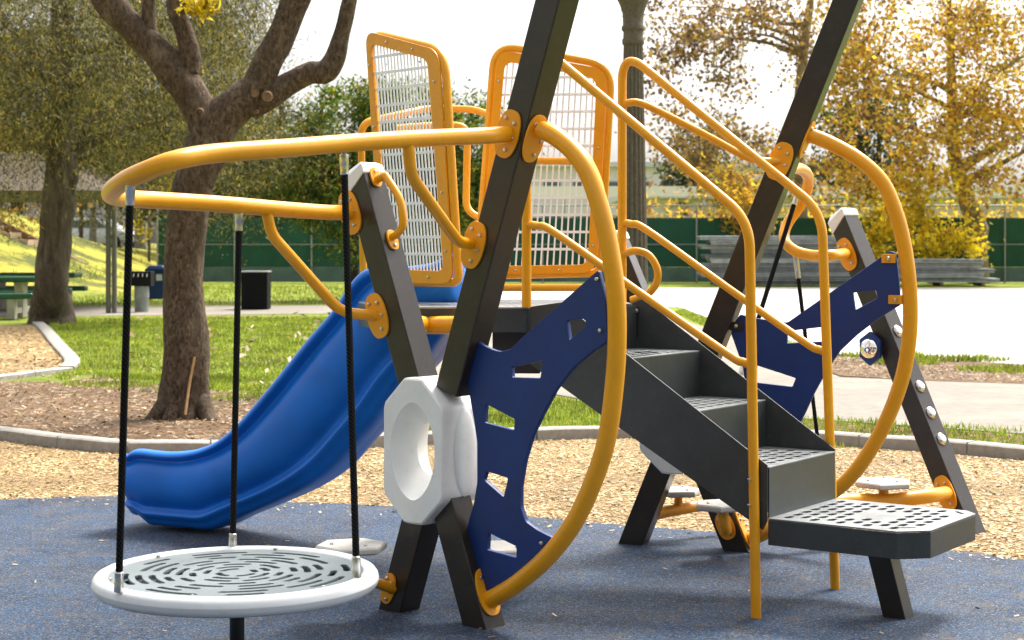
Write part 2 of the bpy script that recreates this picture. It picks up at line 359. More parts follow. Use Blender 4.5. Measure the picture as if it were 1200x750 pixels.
# --- hexagonal connectors with a hole through them
def connector(pl, px, py):
    c = pl.hit(px, py); mb = MB(); hw, hh, dp = .172, .303, .112
    N = 72
    def outer(k):                      # hexagon with upright sides and blunt tips
        th = 2*math.pi*k/N; cx, sy = math.sin(th), math.cos(th)
        hexp = [(.05, hh), (hw, hh*.62), (hw, -hh*.62), (.05, -hh), (-.05, -hh), (-hw, -hh*.62), (-hw, hh*.62), (-.05, hh)]
        best = 1e9
        for i in range(8):
            (x1, y1), (x2, y2) = hexp[i], hexp[(i+1) % 8]; den = cx*(y2-y1)-sy*(x2-x1)
            if abs(den) < 1e-9: continue
            t = (x1*(y2-y1)-y1*(x2-x1))/den; w = (x1*sy-y1*cx)/den if False else None
            if t > 0: best = min(best, t)
        return cx*best, sy*best
    def oval(k, a, b, e=1.25):
        th = 2*math.pi*k/N; s_, c_ = math.sin(th), math.cos(th)
        return a*math.copysign(abs(s_)**e, s_), b*math.copysign(abs(c_)**1.0, c_)
    def ring(fn, off): return [pl.at((c-pl.o).dot(pl.u)+x, c.z+y, off) for x, y in fn]
    O = [outer(k) for k in range(N)]
    def sc(L, f, g=None): return [(x*f, y*(g or f)) for x, y in L]
    h1 = [oval(k, .120, .194, 1.15) for k in range(N)]; h2 = [oval(k, .096, .152, 1.) for k in range(N)]; h3 = [oval(k, .080, .108, 1.) for k in range(N)]
    rings = [ring(h3, 0), ring(h2, .055), ring(h1, dp-.012), ring([(x*1.05, y*1.04) for x, y in h1], dp), ring(sc(O, .955, .965), dp), ring(sc(O, .985, .99), dp-.006), ring(O, dp-.018),
             ring(sc(O, 1.005, 1.0), .03), ring(sc(O, 1.005, 1.0), -.03), ring(O, -dp+.018), ring(sc(O, .985, .99), -dp+.006), ring(sc(O, .955, .965), -dp), ring([(x*1.05, y*1.04) for x, y in h1], -dp), ring(h1, -dp+.012), ring(h2, -.055), ring(h3, 0)]
    mb.loft(rings, cap=False)
    o = mb.build('connector', WHITE, PS, smooth=28)
    for sx in (1, -1):                 # the shallow swelling on each side
        m2 = MB(); q = c+pl.u*(sx*(hw*1.005)); rr = []
        for i in range(7):
            f = math.cos(i/6*math.pi/2); up = math.sin(i/6*math.pi/2)*.016
            rr.append([q+Z*(math.cos(2*math.pi*k/28)*.185*f)+pl.n*(math.sin(2*math.pi*k/28)*.068*f-.02)+pl.u*(sx*up) for k in range(28)])
        m2.loft(rr); m2.build('side_swelling', WHITE, o, smooth=60)
    return o
connector(FA, 505, 526)
connector(FB, 794, 484)

# --- big yellow arcs and the blue climbing panels held in them
def arc(pl, px_pts, parent=PS, r=.0365):
    pts = smooth_path([pl.hit(x, y) for x, y in px_pts], 7)
    mb = MB(); mb.tube(pts, r, 20); return mb.build('arc_tube', YEL, parent, smooth=50), pts
arcA, _ = arc(FA, [(634, 152), (652, 161), (672, 178), (690, 205), (705, 250), (716, 300), (722, 350), (723, 400), (720, 450), (712, 510), (697, 560), (674, 610), (644, 650), (611, 680), (585, 697), (568, 705)])
arcB, _ = arc(FB, [(943, 157), (962, 163), (985, 174), (1012, 191), (1035, 215), (1050, 250), (1060, 290), (1066, 340), (1066, 390), (1058, 440), (1040, 490), (1015, 535), (988, 567), (955, 590), (920, 612), (880, 632)])
def side_plate(pl, pp, py, parent, z=None):
    q = axis_at(pp, pl.hit(600, py).z if z is None else z) ; s = pp[4]; s = s if s.dot(pl.u) > 0 else -s
    return plate('mounting_plate', q+s*(HW+.001), s, pp[3], parent)
side_plate(FA, pA1, 0, arcA, z=FA.hit(628, 156).z); side_plate(FA, pA2, 0, arcA, z=FA.hit(570, 700).z)
side_plate(FB, pB1, 0, arcB, z=FB.hit(948, 158).z); side_plate(FB, pB2, 0, arcB, z=FB.hit(875, 628).z)
def px_panel(name, pl, outer, holes, thick, mat, rad, off=0., hrad=.006):
    loops = [round2([pl.uv(x, y) for x, y in outer], rad, 4)] + [round2([pl.uv(x, y) for x, y in h], hrad, 3) for h in holes]
    return cutout(name, loops, thick, frame_mtx(pl.o+pl.n*off, pl.u, Z), mat, PS, bevel=.003)
outA = [(556, 396), (567, 404), (580, 410), (588, 412), (600, 409), (613, 396), (703, 316), (711, 350), (714, 400), (697, 411), (674, 430), (653, 457), (637, 487), (626, 510), (617, 540), (612, 570), (612, 594), (618, 611), (632, 621), (650, 630), (640, 648), (617, 664), (588, 686), (567, 697), (560, 668), (547, 630), (552, 607), (557, 590), (561, 565), (561, 517), (557, 490), (551, 457), (546, 430), (548, 410)]
holesA = [[(666, 376), (688, 373), (688, 383), (669, 398)], [(601, 430), (638, 422), (635, 443), (602, 442)], [(571, 473), (605, 491), (604, 504), (570, 495)], [(572, 552), (597, 560), (592, 582), (569, 562)], [(574, 624), (607, 640), (607, 653), (573, 644)]]
panA = px_panel('climbing_panel', FA, outA, holesA, .022, NAVY, .012)
panA['label'] = 'navy climbing panel between the nearer arc and leg'
outB = [(868, 368), (880, 372), (923, 378), (1043, 294), (1050, 296), (1054, 330), (1056, 357), (1030, 373), (1005, 392), (985, 411), (970, 433), (955, 460), (945, 482), (936, 500), (926, 535), (922, 560), (935, 580), (915, 600), (885, 600), (880, 570), (885, 520), (876, 470), (871, 430), (863, 407), (857, 390), (861, 378)]
holesB = [[(1000, 343), (1027, 340), (1029, 349), (1003, 363)], [(923, 388), (966, 383), (966, 400), (923, 402)], [(887, 428), (933, 443), (929, 453), (887, 448)]]
panB = px_panel('climbing_panel', FB, outB, holesB, .022, NAVY, .012)
panB['label'] = 'navy climbing panel behind the stair rails'
bolts([(FA.hit(x, y)+FA.n*.012, FA.n) for (x, y) in ((702, 327), (706, 387), (551, 417), (637, 636), (550, 632), (563, 677))], panA, .009)
for (x, y) in ((1042, 303), (1050, 351), (864, 382)):
    mb = MB(); c = FB.hit(x, y)+FB.n*.017; mb.frame_box(c, (FB.u, FB.n, Z), (.034, .005, .022))
    mb.build('clamp_tab', YELP if x > 900 else POST, panB, bevel=.002); bolts([(c+FB.n*.006, FB.n)], panB, .012)

# --- overhead loops
def front_plate(pl, pp, px, py, parent, nrm=None):
    q = pl.hit(px, py, HW); a = axis_at(pp, q.z)
    c = a+pl.n*(HW+.001); c = c + (q-c).dot(pl.u)*pl.u
    return plate('mounting_plate', c, pl.n, pp[3], parent), c
q0 = FA.hit(596, 157, HW); q1 = FA.hit(411, 249, HW)
loop_px = [(570, 159, 6.62), (520, 161, 6.45), (462, 164, 6.26), (404, 168, 6.08), (330, 174, 5.83), (250, 180, 5.62), (205, 188, 5.50), (172, 200, 5.50), (146, 212, 5.60), (131, 224, 5.80), (133, 230, 6.02), (152, 233, 6.25), (190, 235, 6.42), (240, 238, 6.60), (281, 241, 6.74), (340, 246, 7.00), (385, 249, 7.20)]
pts = smooth_path([q0] + [P(*p) for p in loop_px] + [q1], 8)
mb = MB(); mb.tube(pts, .0325, 20); loopA = mb.build('overhead_loop', YEL, PS, smooth=50); loopA['label'] = 'yellow overhead loop reaching out over the disc'
front_plate(FA, pA1, 596, 157, loopA); front_plate(FA, pA2, 411, 249, loopA)
def brace(path, r=.021, rad=.07):
    mb = MB(); mb.tube(fillet(path, rad), r, 14); return mb.build('brace_tube', YEL, PS, smooth=50)
qa = FA.hit(553, 286, HW); qb = FA.hit(441, 370, HW)
b1 = brace([P(478, 166, 6.31), P(481, 205, 6.34), P(537, 284, 6.78), qa], .023); front_plate(FA, pA1, 556, 287, b1)
b2 = brace([P(313, 250, 6.88), P(318, 275, 6.90), P(399, 366, 7.16), qb], .023); front_plate(FA, pA2, 443, 370, b2)
# the loop on the far side, seen nearly end-on
q2 = P(924, 200, 8.62); q3 = FC.hit(992, 297, HW)
pts = smooth_path([q2, P(934, 197, 8.9), P(945, 203, 9.3), P(947, 216, 9.5), P(938, 240, 9.62), P(923, 262, 9.62), P(919, 280, 9.55), P(930, 293, 9.45), P(950, 299, 9.40), P(975, 299, 9.30), q3], 7)
mb = MB(); mb.tube(pts, .0305, 18); loopB = mb.build('overhead_loop', YEL, PS, smooth=50); loopB['label'] = 'yellow loop seen end-on behind the stair rails'
front_plate(FC, pC, 993, 298, loopB)

# --- mirrors down the leaning post
for (px, py) in ((1051, 394), (1069, 427), (1081, 459), (1093, 490), (1106, 521)):
    s = pC[4]; z = FC.hit(px, py).z; c = axis_at(pC, z)+s*(HW+.001)
    mb = MB(); mb.lathe(c, [(.036, 0), (.036, .006), (.031, .010)], 24, s, cap=False); mb.mat(1)
    mb.lathe(c, [(.031, .004), (.030, .008), (.024, .013), (.013, .017), (.002, .018)], 24, s); mb.build('round_mirror', [STEEL, CHROME], pC[0], smooth=60)
c = axis_at(pC, FC.hit(1030, 399).z)-pC[4]*(HW+.03)+FC.n*.10
mb = MB(); mb.prism([c+FC.u*(.082*math.cos(R(60*k+30)))+Z*(.095*math.sin(R(60*k+30))) for k in range(6)], -FC.n*.02); mb.mat(1)
mb.lathe(c, [(.058, 0), (.056, .012), (.045, .028), (.025, .040), (.003, .045)], 28, FC.n)
mb.build('dome_mirror', [NAVY, CHROME], PS, smooth=40)['label'] = 'dome mirror on a navy hexagon behind the far panel'

# --- grab handle on the short post
s = pA2[4]; z1 = FA.hit(428, 218).z; z2 = FA.hit(449, 284).z
a = axis_at(pA2, z1)+s*(HW+.001); b = axis_at(pA2, z2)+s*(HW+.001); mid = (a+b)/2
path = [a+s*.008, a+s*.055, a+s*.075+Z*-.02, mid+s*.105, b+s*.075+Z*.03, b+s*.04, b+s*.006]
mb = MB(); mb.tube(smooth_path(path, 7), .017, 14); hd = mb.build('grab_handle', YEL, PS, smooth=50)
for q, sg in ((a, 1), (b, -1)): plate('mounting_plate', q+pA2[3]*(.014*sg), s, pA2[3], hd, .030, .045, bl=((0, .7*sg),), mat=YEL)

# --- deck
T0 = Vector((1.06, 7.07, 0)); SD = Vector((-math.cos(R(35)), math.sin(R(35)), 0)); SC = Vector((math.sin(R(35)), math.cos(R(35)), 0))
def S(t, w, z): return T0+SD*t+SC*w+Z*z
DZ = 1.26
dk = [Vector((-.62, 7.86, 0)), Vector((-.46, 7.74, 0)), S(1.20, -.02, 0), S(1.06, .68, 0), Vector((.50, 8.86, 0)), Vector((-.24, 9.0, 0)), Vector((-.76, 8.45, 0))]
cen = sum(dk, Vector((0, 0, 0)))/len(dk)
def inside(p, poly):
    r = False
    for i in range(len(poly)):
        a, b = poly[i], poly[i-1]
        if (a[1] > p[1]) != (b[1] > p[1]) and p[0] < (b[0]-a[0])*(p[1]-a[1])/(b[1]-a[1])+a[0]: r = not r
    return r
def slot(cx, cy, lx, ly, ang=0., n=6):
    pts = []
    for sx, st in ((1, -90), (-1, 90)):
        for k in range(n+1):
            th = R(st+180*k/n); x = sx*(lx-ly)+ly*math.cos(th); y = ly*math.sin(th)
            pts.append((cx+x*math.cos(ang)-y*math.sin(ang), cy+x*math.sin(ang)+y*math.cos(ang)))
    return pts
inn = [(p-cen)*.985+cen for p in dk]; shr = [((p-cen)*.90+cen)[:2] for p in dk]
hol = []
for i in range(-14, 15):
    for j in range(-14, 15):
        q = cen+SD*(i*.075)+SC*(j*.06+(.03 if i % 2 else 0))
        if inside(q, shr): hol.append(slot(q.x, q.y, .024, .012, math.atan2(SD.y, SD.x), 4))
deck = cutout('deck', [[(p.x, p.y) for p in dk]]+hol, .008, Matrix.Translation((0, 0, DZ-.004)), TREADM, PS, bevel=.001)
mb = MB()
for i in range(len(dk)):
    a, b = dk[i], dk[(i+1) % len(dk)]; n_ = (b-a).normalized().cross(Z)
    mb.prism([a+Z*(DZ-.115), b+Z*(DZ-.115), b+Z*(DZ-.009), a+Z*(DZ-.009)], -n_*.006)
mb.build('skirt', GREY, deck, bevel=.002)
mb = MB(); mb.tube([FA.hit(458, 379, -.10), FA.hit(500, 381, -.45), P(556, 381, 7.62)], .041, 18); mb.build('support_tube', YEL, PS, smooth=50)
# bracket under the deck
mb = MB(); mb.box((.02, 7.86, 1.05), (.22, .02, .20)); mb.build('deck_bracket', POST, PS, bevel=.004)

# --- staircase
RISE, RUN = .2125, .34
st = MB(); ST_L = [S(0, 0, .632), S(0, 0, .400), S(.02, 0, .36), S(1.19, 0, 1.00), S(1.19, 0, 1.262), S(1.02, 0, 1.285)]
st.prism(ST_L, SC*-.007)
stair = st.build('staircase', GREY, PS, bevel=.002)
st = MB(); st.prism([S(0, .66, .632), S(0, .66, .400), S(.02, .66, .36), S(1.05, .66, .93), S(1.05, .66, 1.262), S(.99, .66, 1.285)], SC*.007); st.build('stringer', GREY, stair, bevel=.002)
ang = math.atan2(SD.y, SD.x)
for k in range(3):
    z = .6225+RISE*k; t = RUN*k; c = S(t+RUN/2, .33, 0)
    hol = []
    for i in range(5):
        for j in range(7):
            q = S(t+.060+i*.058, .065+j*.084+(.042 if i % 2 else 0), 0)
            if j*.084+(.042 if i % 2 else 0) < .545: hol.append(slot(q.x, q.y, .031, .0175, ang+math.pi/2, 4))
    tr = cutout('tread', [round2([(p.x, p.y) for p in (S(t-.004, .004, 0), S(t+RUN+.01, .004, 0), S(t+RUN+.01, .656, 0), S(t-.004, .656, 0))], .003, 2)]+hol, .006, Matrix.Translation((0, 0, z-.003)), TREADM, stair, bevel=.0015)
    mb = MB(); mb.prism([S(t-.004, .004, z-.0065), S(t-.004, .656, z-.0065), S(t-.004, .656, z-RISE+.001), S(t-.004, .004, z-RISE+.001)], SD*.006)
    mb.build('riser', GREY, stair, bevel=.001)
mb = MB(); z = DZ-.010; t = RUN*3; mb.prism([S(t, .006, z), S(t, .654, z), S(t, .654, z-RISE), S(t, .006, z-RISE)], SD*.006); mb.build('riser', GREY, stair)
mb = MB(); mb.frame_box(S(1.02, .655, 1.17), (SD, SC, Z), (.004, .004, .07)); mb.build('joint_strap', RUBR, stair); bolts([(S(1.02, .648, 1.225), -SC)], stair, .012)

# --- transfer platform
PZ, PL, CF = .412, .665, .10
pf = [S(-.002, -.004, 0), S(-PL+CF, -.004, 0), S(-PL, CF-.004, 0), S(-PL, .664-CF*.6, 0), S(-PL+CF*.6, .664, 0), S(-.002, .664, 0)]
hol = []
for i in range(10):
    for j in range(7):
        t = -.06-i*.058; w = .07+j*.086+(.043 if i % 2 else 0)
        if w > .60 or (abs(i-5) < 2 and abs(w-.33) < .12): continue
        if t < -PL+.13 and (w < .19 or w > .52): continue
        q = S(t, w, 0); hol.append(slot(q.x, q.y, .033, .0175, ang+math.pi/2, 4))
for (t, w, aa) in ((-.565, .105, math.pi*.25), (-.60, .59, math.pi*.75)):
    q = S(t, w, 0); hol.append(slot(q.x, q.y, .04, .009, ang+aa, 4))
plat = cutout('transfer_platform', [[(p.x, p.y) for p in pf]]+hol, .007, Matrix.Translation((0, 0, PZ-.0035)), TREADM, PS, bevel=.0015)
mb = MB()
for i in range(len(pf)):
    a, b = pf[i], pf[(i+1) % len(pf)]; n_ = (b-a).normalized().cross(Z)
    if n_.dot(a-S(-.3, .33, 0)) < 0: n_ = -n_
    mb.prism([a+Z*(PZ-.112), b+Z*(PZ-.112), b+Z*(PZ-.008), a+Z*(PZ-.008)], -n_*.006)
mb.build('skirt', GREY, plat, bevel=.003)
a = G(1053, 722); b = P(1034, 646, a.y+.03); d = (b-a).normalized(); a = a-d*.1
ux = SC.copy(); s_ = (ux-d*ux.dot(d)).normalized(); n_ = d.cross(s_)
mb = MB(); mb.frame_box((a+b)/2, (s_, n_, d), (.048, .048, (b-a).length/2)); mb.build('leg', POST, plat, bevel=.004)

# --- handrails
PN = Plane(T0.x-SC.x*.03, T0.y-SC.y*.03, 35); PF = Plane(T0.x+SC.x*.70, T0.y+SC.y*.70, 35)
def rail(pl, apex, bend, foot, head_z, lo, label, px_head):
    r = .0215; mb = MB()
    top = pl.hit(px_head, apex); be = pl.hit(*bend); ft = pl.hit(*foot); ft = be + (ft-be)*((-.06-be.z)/(ft.z-be.z))
    hd_ = Vector((top.x, top.y, head_z))
    mb.tube(fillet([hd_, top, be, ft], [0, .16, .12, 0], 12), r, 16)
    for a_, b_ in lo: mb.tube([pl.hit(*a_), pl.hit(*b_)], .0185, 14) if len(a_) == 2 else None
    o = mb.build('handrail', YEL, PS, smooth=50); o['label'] = label
    return o
def lower(pl, a_, b_): 
    A = pl.hit(*a_); B = pl.hit(*b_); m1 = A.lerp(B, .13)+Z*.04; m2 = A.lerp(B, .9)-Z*.018
    return smooth_path([A, A.lerp(B, .05)+Z*.022, m1, A.lerp(B, .5)+Z*.01, m2, A.lerp(B, .965)-Z*.012, B], 5)
hn = rail(PN, 40, (878, 258), (886, 722), DZ, [], 'near handrail standing in front of the stairs', 617)
hf = rail(PF, 58, (963, 248), (979, 697), DZ, [], 'far handrail behind the stairs', 729)
mb = MB(); mb.tube(lower(PN, (618, 263), (880, 427)), .0185, 14); mb.build('lower_rail', YEL, hn, smooth=50)
mb = MB(); mb.tube(lower(PF, (729, 261), (968, 412)), .0185, 14); mb.build('lower_rail', YEL, hf, smooth=50)
bolts([(PN.hit(881, y)+PN.n*.021, PN.n) for y in (561, 591)], hn, .008)
q4 = FB.hit(913, 189, HW)
mb = MB(); mb.tube(smooth_path([PF.hit(730, 122), P(745, 120, 8.26), P(765, 127, 8.3), P(830, 160, 8.4), P(872, 183, 8.46), P(890, 188, 8.46), q4], 7), .0185, 14); rb = mb.build('rail_brace', YEL, PS, smooth=50)
front_plate(FB, pB1, 914, 189, rb)
mb = MB(); mb.tube(smooth_path([PF.hit(732, 297), P(745, 294, 8.24), P(760, 299, 8.22), P(770, 315, 8.2), P(769, 332, 8.2), P(758, 345, 8.22), PF.hit(740, 352)], 7), .0185, 14); mb.build('grab_hoop', YEL, PS, smooth=50)
# hand hoop running beside the nearer arc
mb = MB(); mb.tube(smooth_path([axis_at(pA1, FA.hit(628, 146).z)-FA.n*.10, FA.hit(646, 150, -.09), FA.hit(668, 166, -.09), FA.hit(688, 187, -.09), FA.hit(701, 215, -.09), FA.hit(706, 245, -.03)], 7), .019, 14); mb.build('hand_hoop', YEL, PS, smooth=50)

# --- guard panels
def guard(pl, plate_o, plate_i, tube_px, hi, label, nv, nh):
    gm = frame_mtx(pl.o+pl.n*.012, pl.u, Z)
    O = round2([pl.uv(*p) for p in plate_o], .085, 6); I = round2([pl.uv(*p) for p in plate_i], .05, 5)
    fr = cutout('guard_panel', [O, I], .012, gm, YELP, PS, bevel=.002); fr['label'] = label
    mb = MB(); tp = [pl.hit(x, y, -.012) for x, y in tube_px]; fp = fillet(tp, [.13, .13, .05, .05], 10, True); mb.tube(fp+[fp[0]], .021, 16); mb.build('frame_tube', YEL, fr, smooth=50)
    q = [Vector((*pl.uv(*p), 0)) for p in plate_i]                        # TL TR BR BL
    mb = MB(); X = Vector
    g = .012
    for i in range(nv):
        f = (i+.5)/nv; a = q[3].lerp(q[2], f); b = q[0].lerp(q[1], f)
        d = (b-a).normalized(); A = pl.at(a.x, a.y-g, .004); B = pl.at(b.x, b.y+g, .004); dd = (B-A).normalized()
        mb.frame_box((A+B)/2, (pl.u, pl.n, dd), (hi*1.25, .002, (B-A).length/2))
    ymin = min(q[3].y, q[2].y); n2 = int((q[0].y-ymin)/nh)
    for j in range(1, n2+1):
        y = ymin+j*nh; fl = (y-q[3].y)/(q[0].y-q[3].y); fr_ = (y-q[2].y)/(q[1].y-q[2].y)
        if fl > 1: continue
        a = q[3].lerp(q[0], fl); 
        if fr_ <= 1: b = q[2].lerp(q[1], fr_)
        else:
            t = (y-q[0].y)/(q[1].y-q[0].y); b = q[0].lerp(q[1], t)
        A = pl.at(a.x-g, y, .0075); B = pl.at(b.x+g, y, .0075)
        mb.frame_box((A+B)/2, (pl.u, pl.n, Z), ((B-A).length/2, .0015, .0068))
    mb.build('grid', MESHM, fr, smooth=0)
    ed = [Vector((*pl.uv(*p), 0)) for p in plate_o]; it = []
    for i in range(4):
        for f in ((.12, .38, .62, .88) if i % 2 else (.3, .7)):
            m_ = (ed[i].lerp(ed[(i+1) % 4], f)+q[i].lerp(q[(i+1) % 4], f))/2; it.append((pl.at(m_.x, m_.y, .018), pl.n))
    bolts(it, fr, .007)
    return fr
L0 = P(449, 331, 8.52); L1 = P(538, 334, 8.06)
GL = Plane(L0.x, L0.y, math.degrees(math.atan2(L0.y-L1.y, L1.x-L0.x)))
guard(GL, [(431, 36), (517, 59), (534, 333), (450, 331)], [(437, 51), (504, 70), (523, 318), (459, 315)], [(433, 38), (521, 59), (538, 331), (452, 331)], .0036, 'narrow guard panel beside the slide entrance', 17, .082)
GR = Plane(-.15, 8.78, 4.0)
guard(GR, [(583, 58), (712, 82), (699, 320), (562, 322)], [(592, 72), (699, 92), (689, 310), (571, 312)], [(580, 52), (717, 77), (703, 320), (559, 323)], .0036, 'wide guard panel at the back of the deck', 16, .088)
# rails that close the deck
def rail_tube(path, r=.019, rad=.07, name='guard_rail'):
    mb = MB(); mb.tube(fillet(path, rad), r, 14); return mb.build(name, YEL, PS, smooth=50)
rail_tube([P(585, 337, 8.66), P(700, 337, 8.55)])
rail_tube([P(596, 188, 8.66), P(693, 189, 8.56)])
rail_tube([P(426, 330, 8.75), P(423, 144, 8.75), P(470, 134, 8.85), P(500, 127, 9.0), P(556, 128, 9.0), P(584, 139, 8.85)])
rail_tube([P(465, 150, 8.8), P(520, 146, 8.9), P(548, 148, 8.9), P(546, 246, 8.9), P(566, 258, 8.85)], rad=.09)
rail_tube([P(470, 348, 8.55), P(540, 350, 8.62)])

# --- slide
SLP = Plane(-.45, 8.32, 180-164.0+0); SLP = Plane(-.45, 8.42, 26.0)
RIMPX = [(528, 300), (508, 315), (470, 321), (428, 328), (394, 373), (365, 407), (333, 447), (307, 478), (283, 504), (258, 524), (232, 535), (206, 539), (184, 538), (168, 536), (156, 536), (148, 540)]
BOTPX = [(536, 374), (522, 385), (506, 394), (480, 428), (452, 456), (428, 492), (404, 520), (374, 553), (342, 575), (306, 592), (264, 609), (236, 622), (206, 627), (178, 625), (162, 614), (153, 606), (146, 601)]
rim = smooth_path([SLP.hit(*p) for p in RIMPX], 4); bot = smooth_path([SLP.hit(*p) for p in BOTPX], 4)
for b in bot: b.z = max(b.z, .03)
wd = -SLP.n; WID = .40; rings = []
def sect(r, b, k, n):
    up = (r-b); H = up.length; up.normalize(); t = (r-b)
    prof = [(.30, .02), (.12, .0), (.06, .03), (.05, .13), (.002, .20), (.062, .29), (.012, .36), (-.022, .56), (-.012, .78), (.010, .89), (.040, .945), (-.012, .985), (-.016, 1.02), (.0, 1.065), (.035, 1.085), (.062, 1.06), (.075, .98), (.085, .80), (.11, .60), (.17, .52)]
    L = [b + wd*x + up*(H*(h*1.07-.04)) for x, h in prof]; fh = 1-.16*max(0., min(1., (k/n-.55)/.3)); Rr = [b + wd*(WID-x) + up*(H*(h*1.07-.04)*(fh if h > .5 else 1)) for x, h in reversed(prof)]
    return L+Rr
n = len(rim)
for k in range(n): rings.append(sect(rim[k], bot[k], k, n))
# rounded lip at the exit
c0 = sum(rings[-1], Vector((0, 0, 0)))/len(rings[-1])
last = rings[-1]
for f, dx in ((.99, .035), (.95, .060), (.82, .078)): rings.append([c0+(p-c0)*f-SLP.u*dx for p in last])
mb = MB(); mb.loft(rings); sl = mb.build('slide', SLIDE, PS, smooth=80); sl['label'] = 'blue plastic slide running down to the left'
md = sl.modifiers.new('subsurf', 'SUBSURF'); md.levels = 1; md.render_levels = 2

# --- stepping pads
def pad(c, r, brk, label, rz=0., t=.032):
    mb = MB(); e = .72
    ring = [(r*math.cos(R(a)+rz), r*.98*math.sin(R(a)+rz)) for a in (2, 58, 122, 178, 238, 302)]
    mb.loft([[c+Vector((x*f, y*f, z)) for x, y in ring] for f, z in ((.93, -t), (1, -t+.008), (1, -.008), (.95, 0))]); mb.mat(1)
    o = mb.build('stepping_pad', PAD, PS, bevel=.002); o['label'] = label
    bolts([(c+Vector((r*.55*math.cos(R(a)+rz), r*.55*math.sin(R(a)+rz), 0)), Z) for a in (60, 180, 300)], o, .008)
    for path, rr in brk:
        m2 = MB(); m2.tube(fillet(path, .06), rr, 16); m2.build('bracket', YELP, o, smooth=50)
    return o
def leg_front(pl, pp, py_z, px, off=HW): a = axis_at(pp, py_z); return a+pl.n*off
q = leg_front(FA, pA1, FA.hit(447, 683).z, 0); q = q-FA.u*.01
c1 = P(412, 637, 6.98); o = pad(c1, .15, [([c1-Z*.034, c1-Z*.11+(q-c1)*.1, Vector((q.x, q.y, q.z))], .022)], 'pale pad on the nearer left leg', .3); plate('mounting_plate', q+FA.n*.001-FA.u*.022, FA.n, pA1[3], o, .036, .068)
c2 = P(590, 639, 7.45); pad(c2, .16, [([c2-Z*.034, c2-Z*.16, c2-Z*.16+FA.u*-.25], .025)], 'pale pad behind the nearer panel', .2)
q = leg_front(FB, pB2, FB.hit(868, 615).z, 0)
c3 = P(846, 589, 8.36); o = pad(c3, .14, [([c3-Z*.034, P(851, 622, 8.34), q], .028)], 'pale pad on an elbow bracket under the stairs', .4); plate('mounting_plate', q+FB.n*.001, FB.n, pB2[3], o, .045, .07)
c4 = P(795, 573, 8.95); pad(c4, .125, [([c4-Z*.034, P(795, 598, 8.95)], .022), (smooth_path([P(762, 604, 8.85), P(795, 597, 8.95), P(845, 590, 9.1), P(885, 592, 9.2)], 6), .03)], 'small pale pad seen between the far legs', .1)
q = FC.hit(1110, 578, HW)
c5 = P(1035, 563, 8.85); o = pad(c5, .155, [([c5-Z*.034, P(1036, 585, 8.85)], .026), (smooth_path([q, P(1090, 581, 8.92), P(1040, 587, 8.84), P(985, 588, 8.72), P(930, 602, 8.56), P(888, 618, 8.46)], 6), .038)], 'pale pad on the curved tube beyond the platform', .25)
cc, = [axis_at(pC, q.z)]; plate('mounting_plate', cc+FC.n*(HW+.001), FC.n, pC[3], o)
q = axis_at(pB2, FB.hit(880, 622).z)+pB2[4]*(HW+.002); plate('mounting_plate', q, pB2[4], pB2[3], o)

# ================================================================== HANGING DISC
DC = Vector((-1.005, 6.235, .335)); DR = .518
HD = thing('spinner_disc', (DC.x, DC.y, 0), 'round white rimmed disc hanging on three black ropes under the yellow loop', 'spinner disc')
rg = MB(); N, M = 72, 14; rg.loft([[DC+Vector((math.cos(2*math.pi*k/N)*(DR-.034+.034*math.cos(2*math.pi*m/M)), math.sin(2*math.pi*k/N)*(DR-.034+.034*math.cos(2*math.pi*m/M)), -.012+.036*math.sin(2*math.pi*m/M))) for k in range(N)] for m in range(M+1)], cap=False)
rg.build('rim', RIM, HD, smooth=80)
def arc_slot(r0, r1, a0, a1, n=10):
    mid = (r0+r1)/2; h = (r1-r0)/2; pts = [(r1*math.cos(a0+(a1-a0)*k/n), r1*math.sin(a0+(a1-a0)*k/n)) for k in range(n+1)]
    pts += [(mid*math.cos(a1)+h*math.cos(a1+math.pi/2+0)*.9*1, mid*math.sin(a1)+h*math.sin(a1+math.pi/2)*.9)]
    pts += [(r0*math.cos(a1-(a1-a0)*k/n), r0*math.sin(a1-(a1-a0)*k/n)) for k in range(n+1)]
    pts += [(mid*math.cos(a0)-h*math.cos(a0+math.pi/2)*.9, mid*math.sin(a0)-h*math.sin(a0+math.pi/2)*.9)]
    return pts
hol = []
for i, (rr, cnt) in enumerate(((.40, 8), (.352, 9), (.304, 8), (.256, 9), (.208, 7), (.160, 7), (.112, 5), (.066, 4))):
    for k in range(cnt):
        sp = 2*math.pi/cnt; a0 = k*sp+i*.45; hol.append(arc_slot(rr-.0125, rr+.0125, a0+.10*sp, a0+(.74 if (k+i) % 3 else .48)*sp))
N = 96
cutout('top_plate', [[((DR-.046)*math.cos(2*math.pi*k/N), (DR-.046)*math.sin(2*math.pi*k/N)) for k in range(N)]]+hol, .014, Matrix.Translation(DC+Z*.006), DISC, HD, bevel=.002)
mb = MB(); mb.lathe(DC-Z*.05, [(.455, 0), (.455, .004)], 48); mb.build('under_plate', paint('dull_grey_plate', (.10, .115, .115), .6), HD)  # even grey plate below the slotted top
bolts([(DC+Vector((.455*math.cos(R(60*k+20)), .455*math.sin(R(60*k+20)), .015)), Z) for k in range(6)], HD, .009)
mb = MB(); mb.tube([DC*1-Z*.05, Vector((DC.x, DC.y, -.1))], .027, 20); mb.build('pole', POLE, HD, smooth=50)
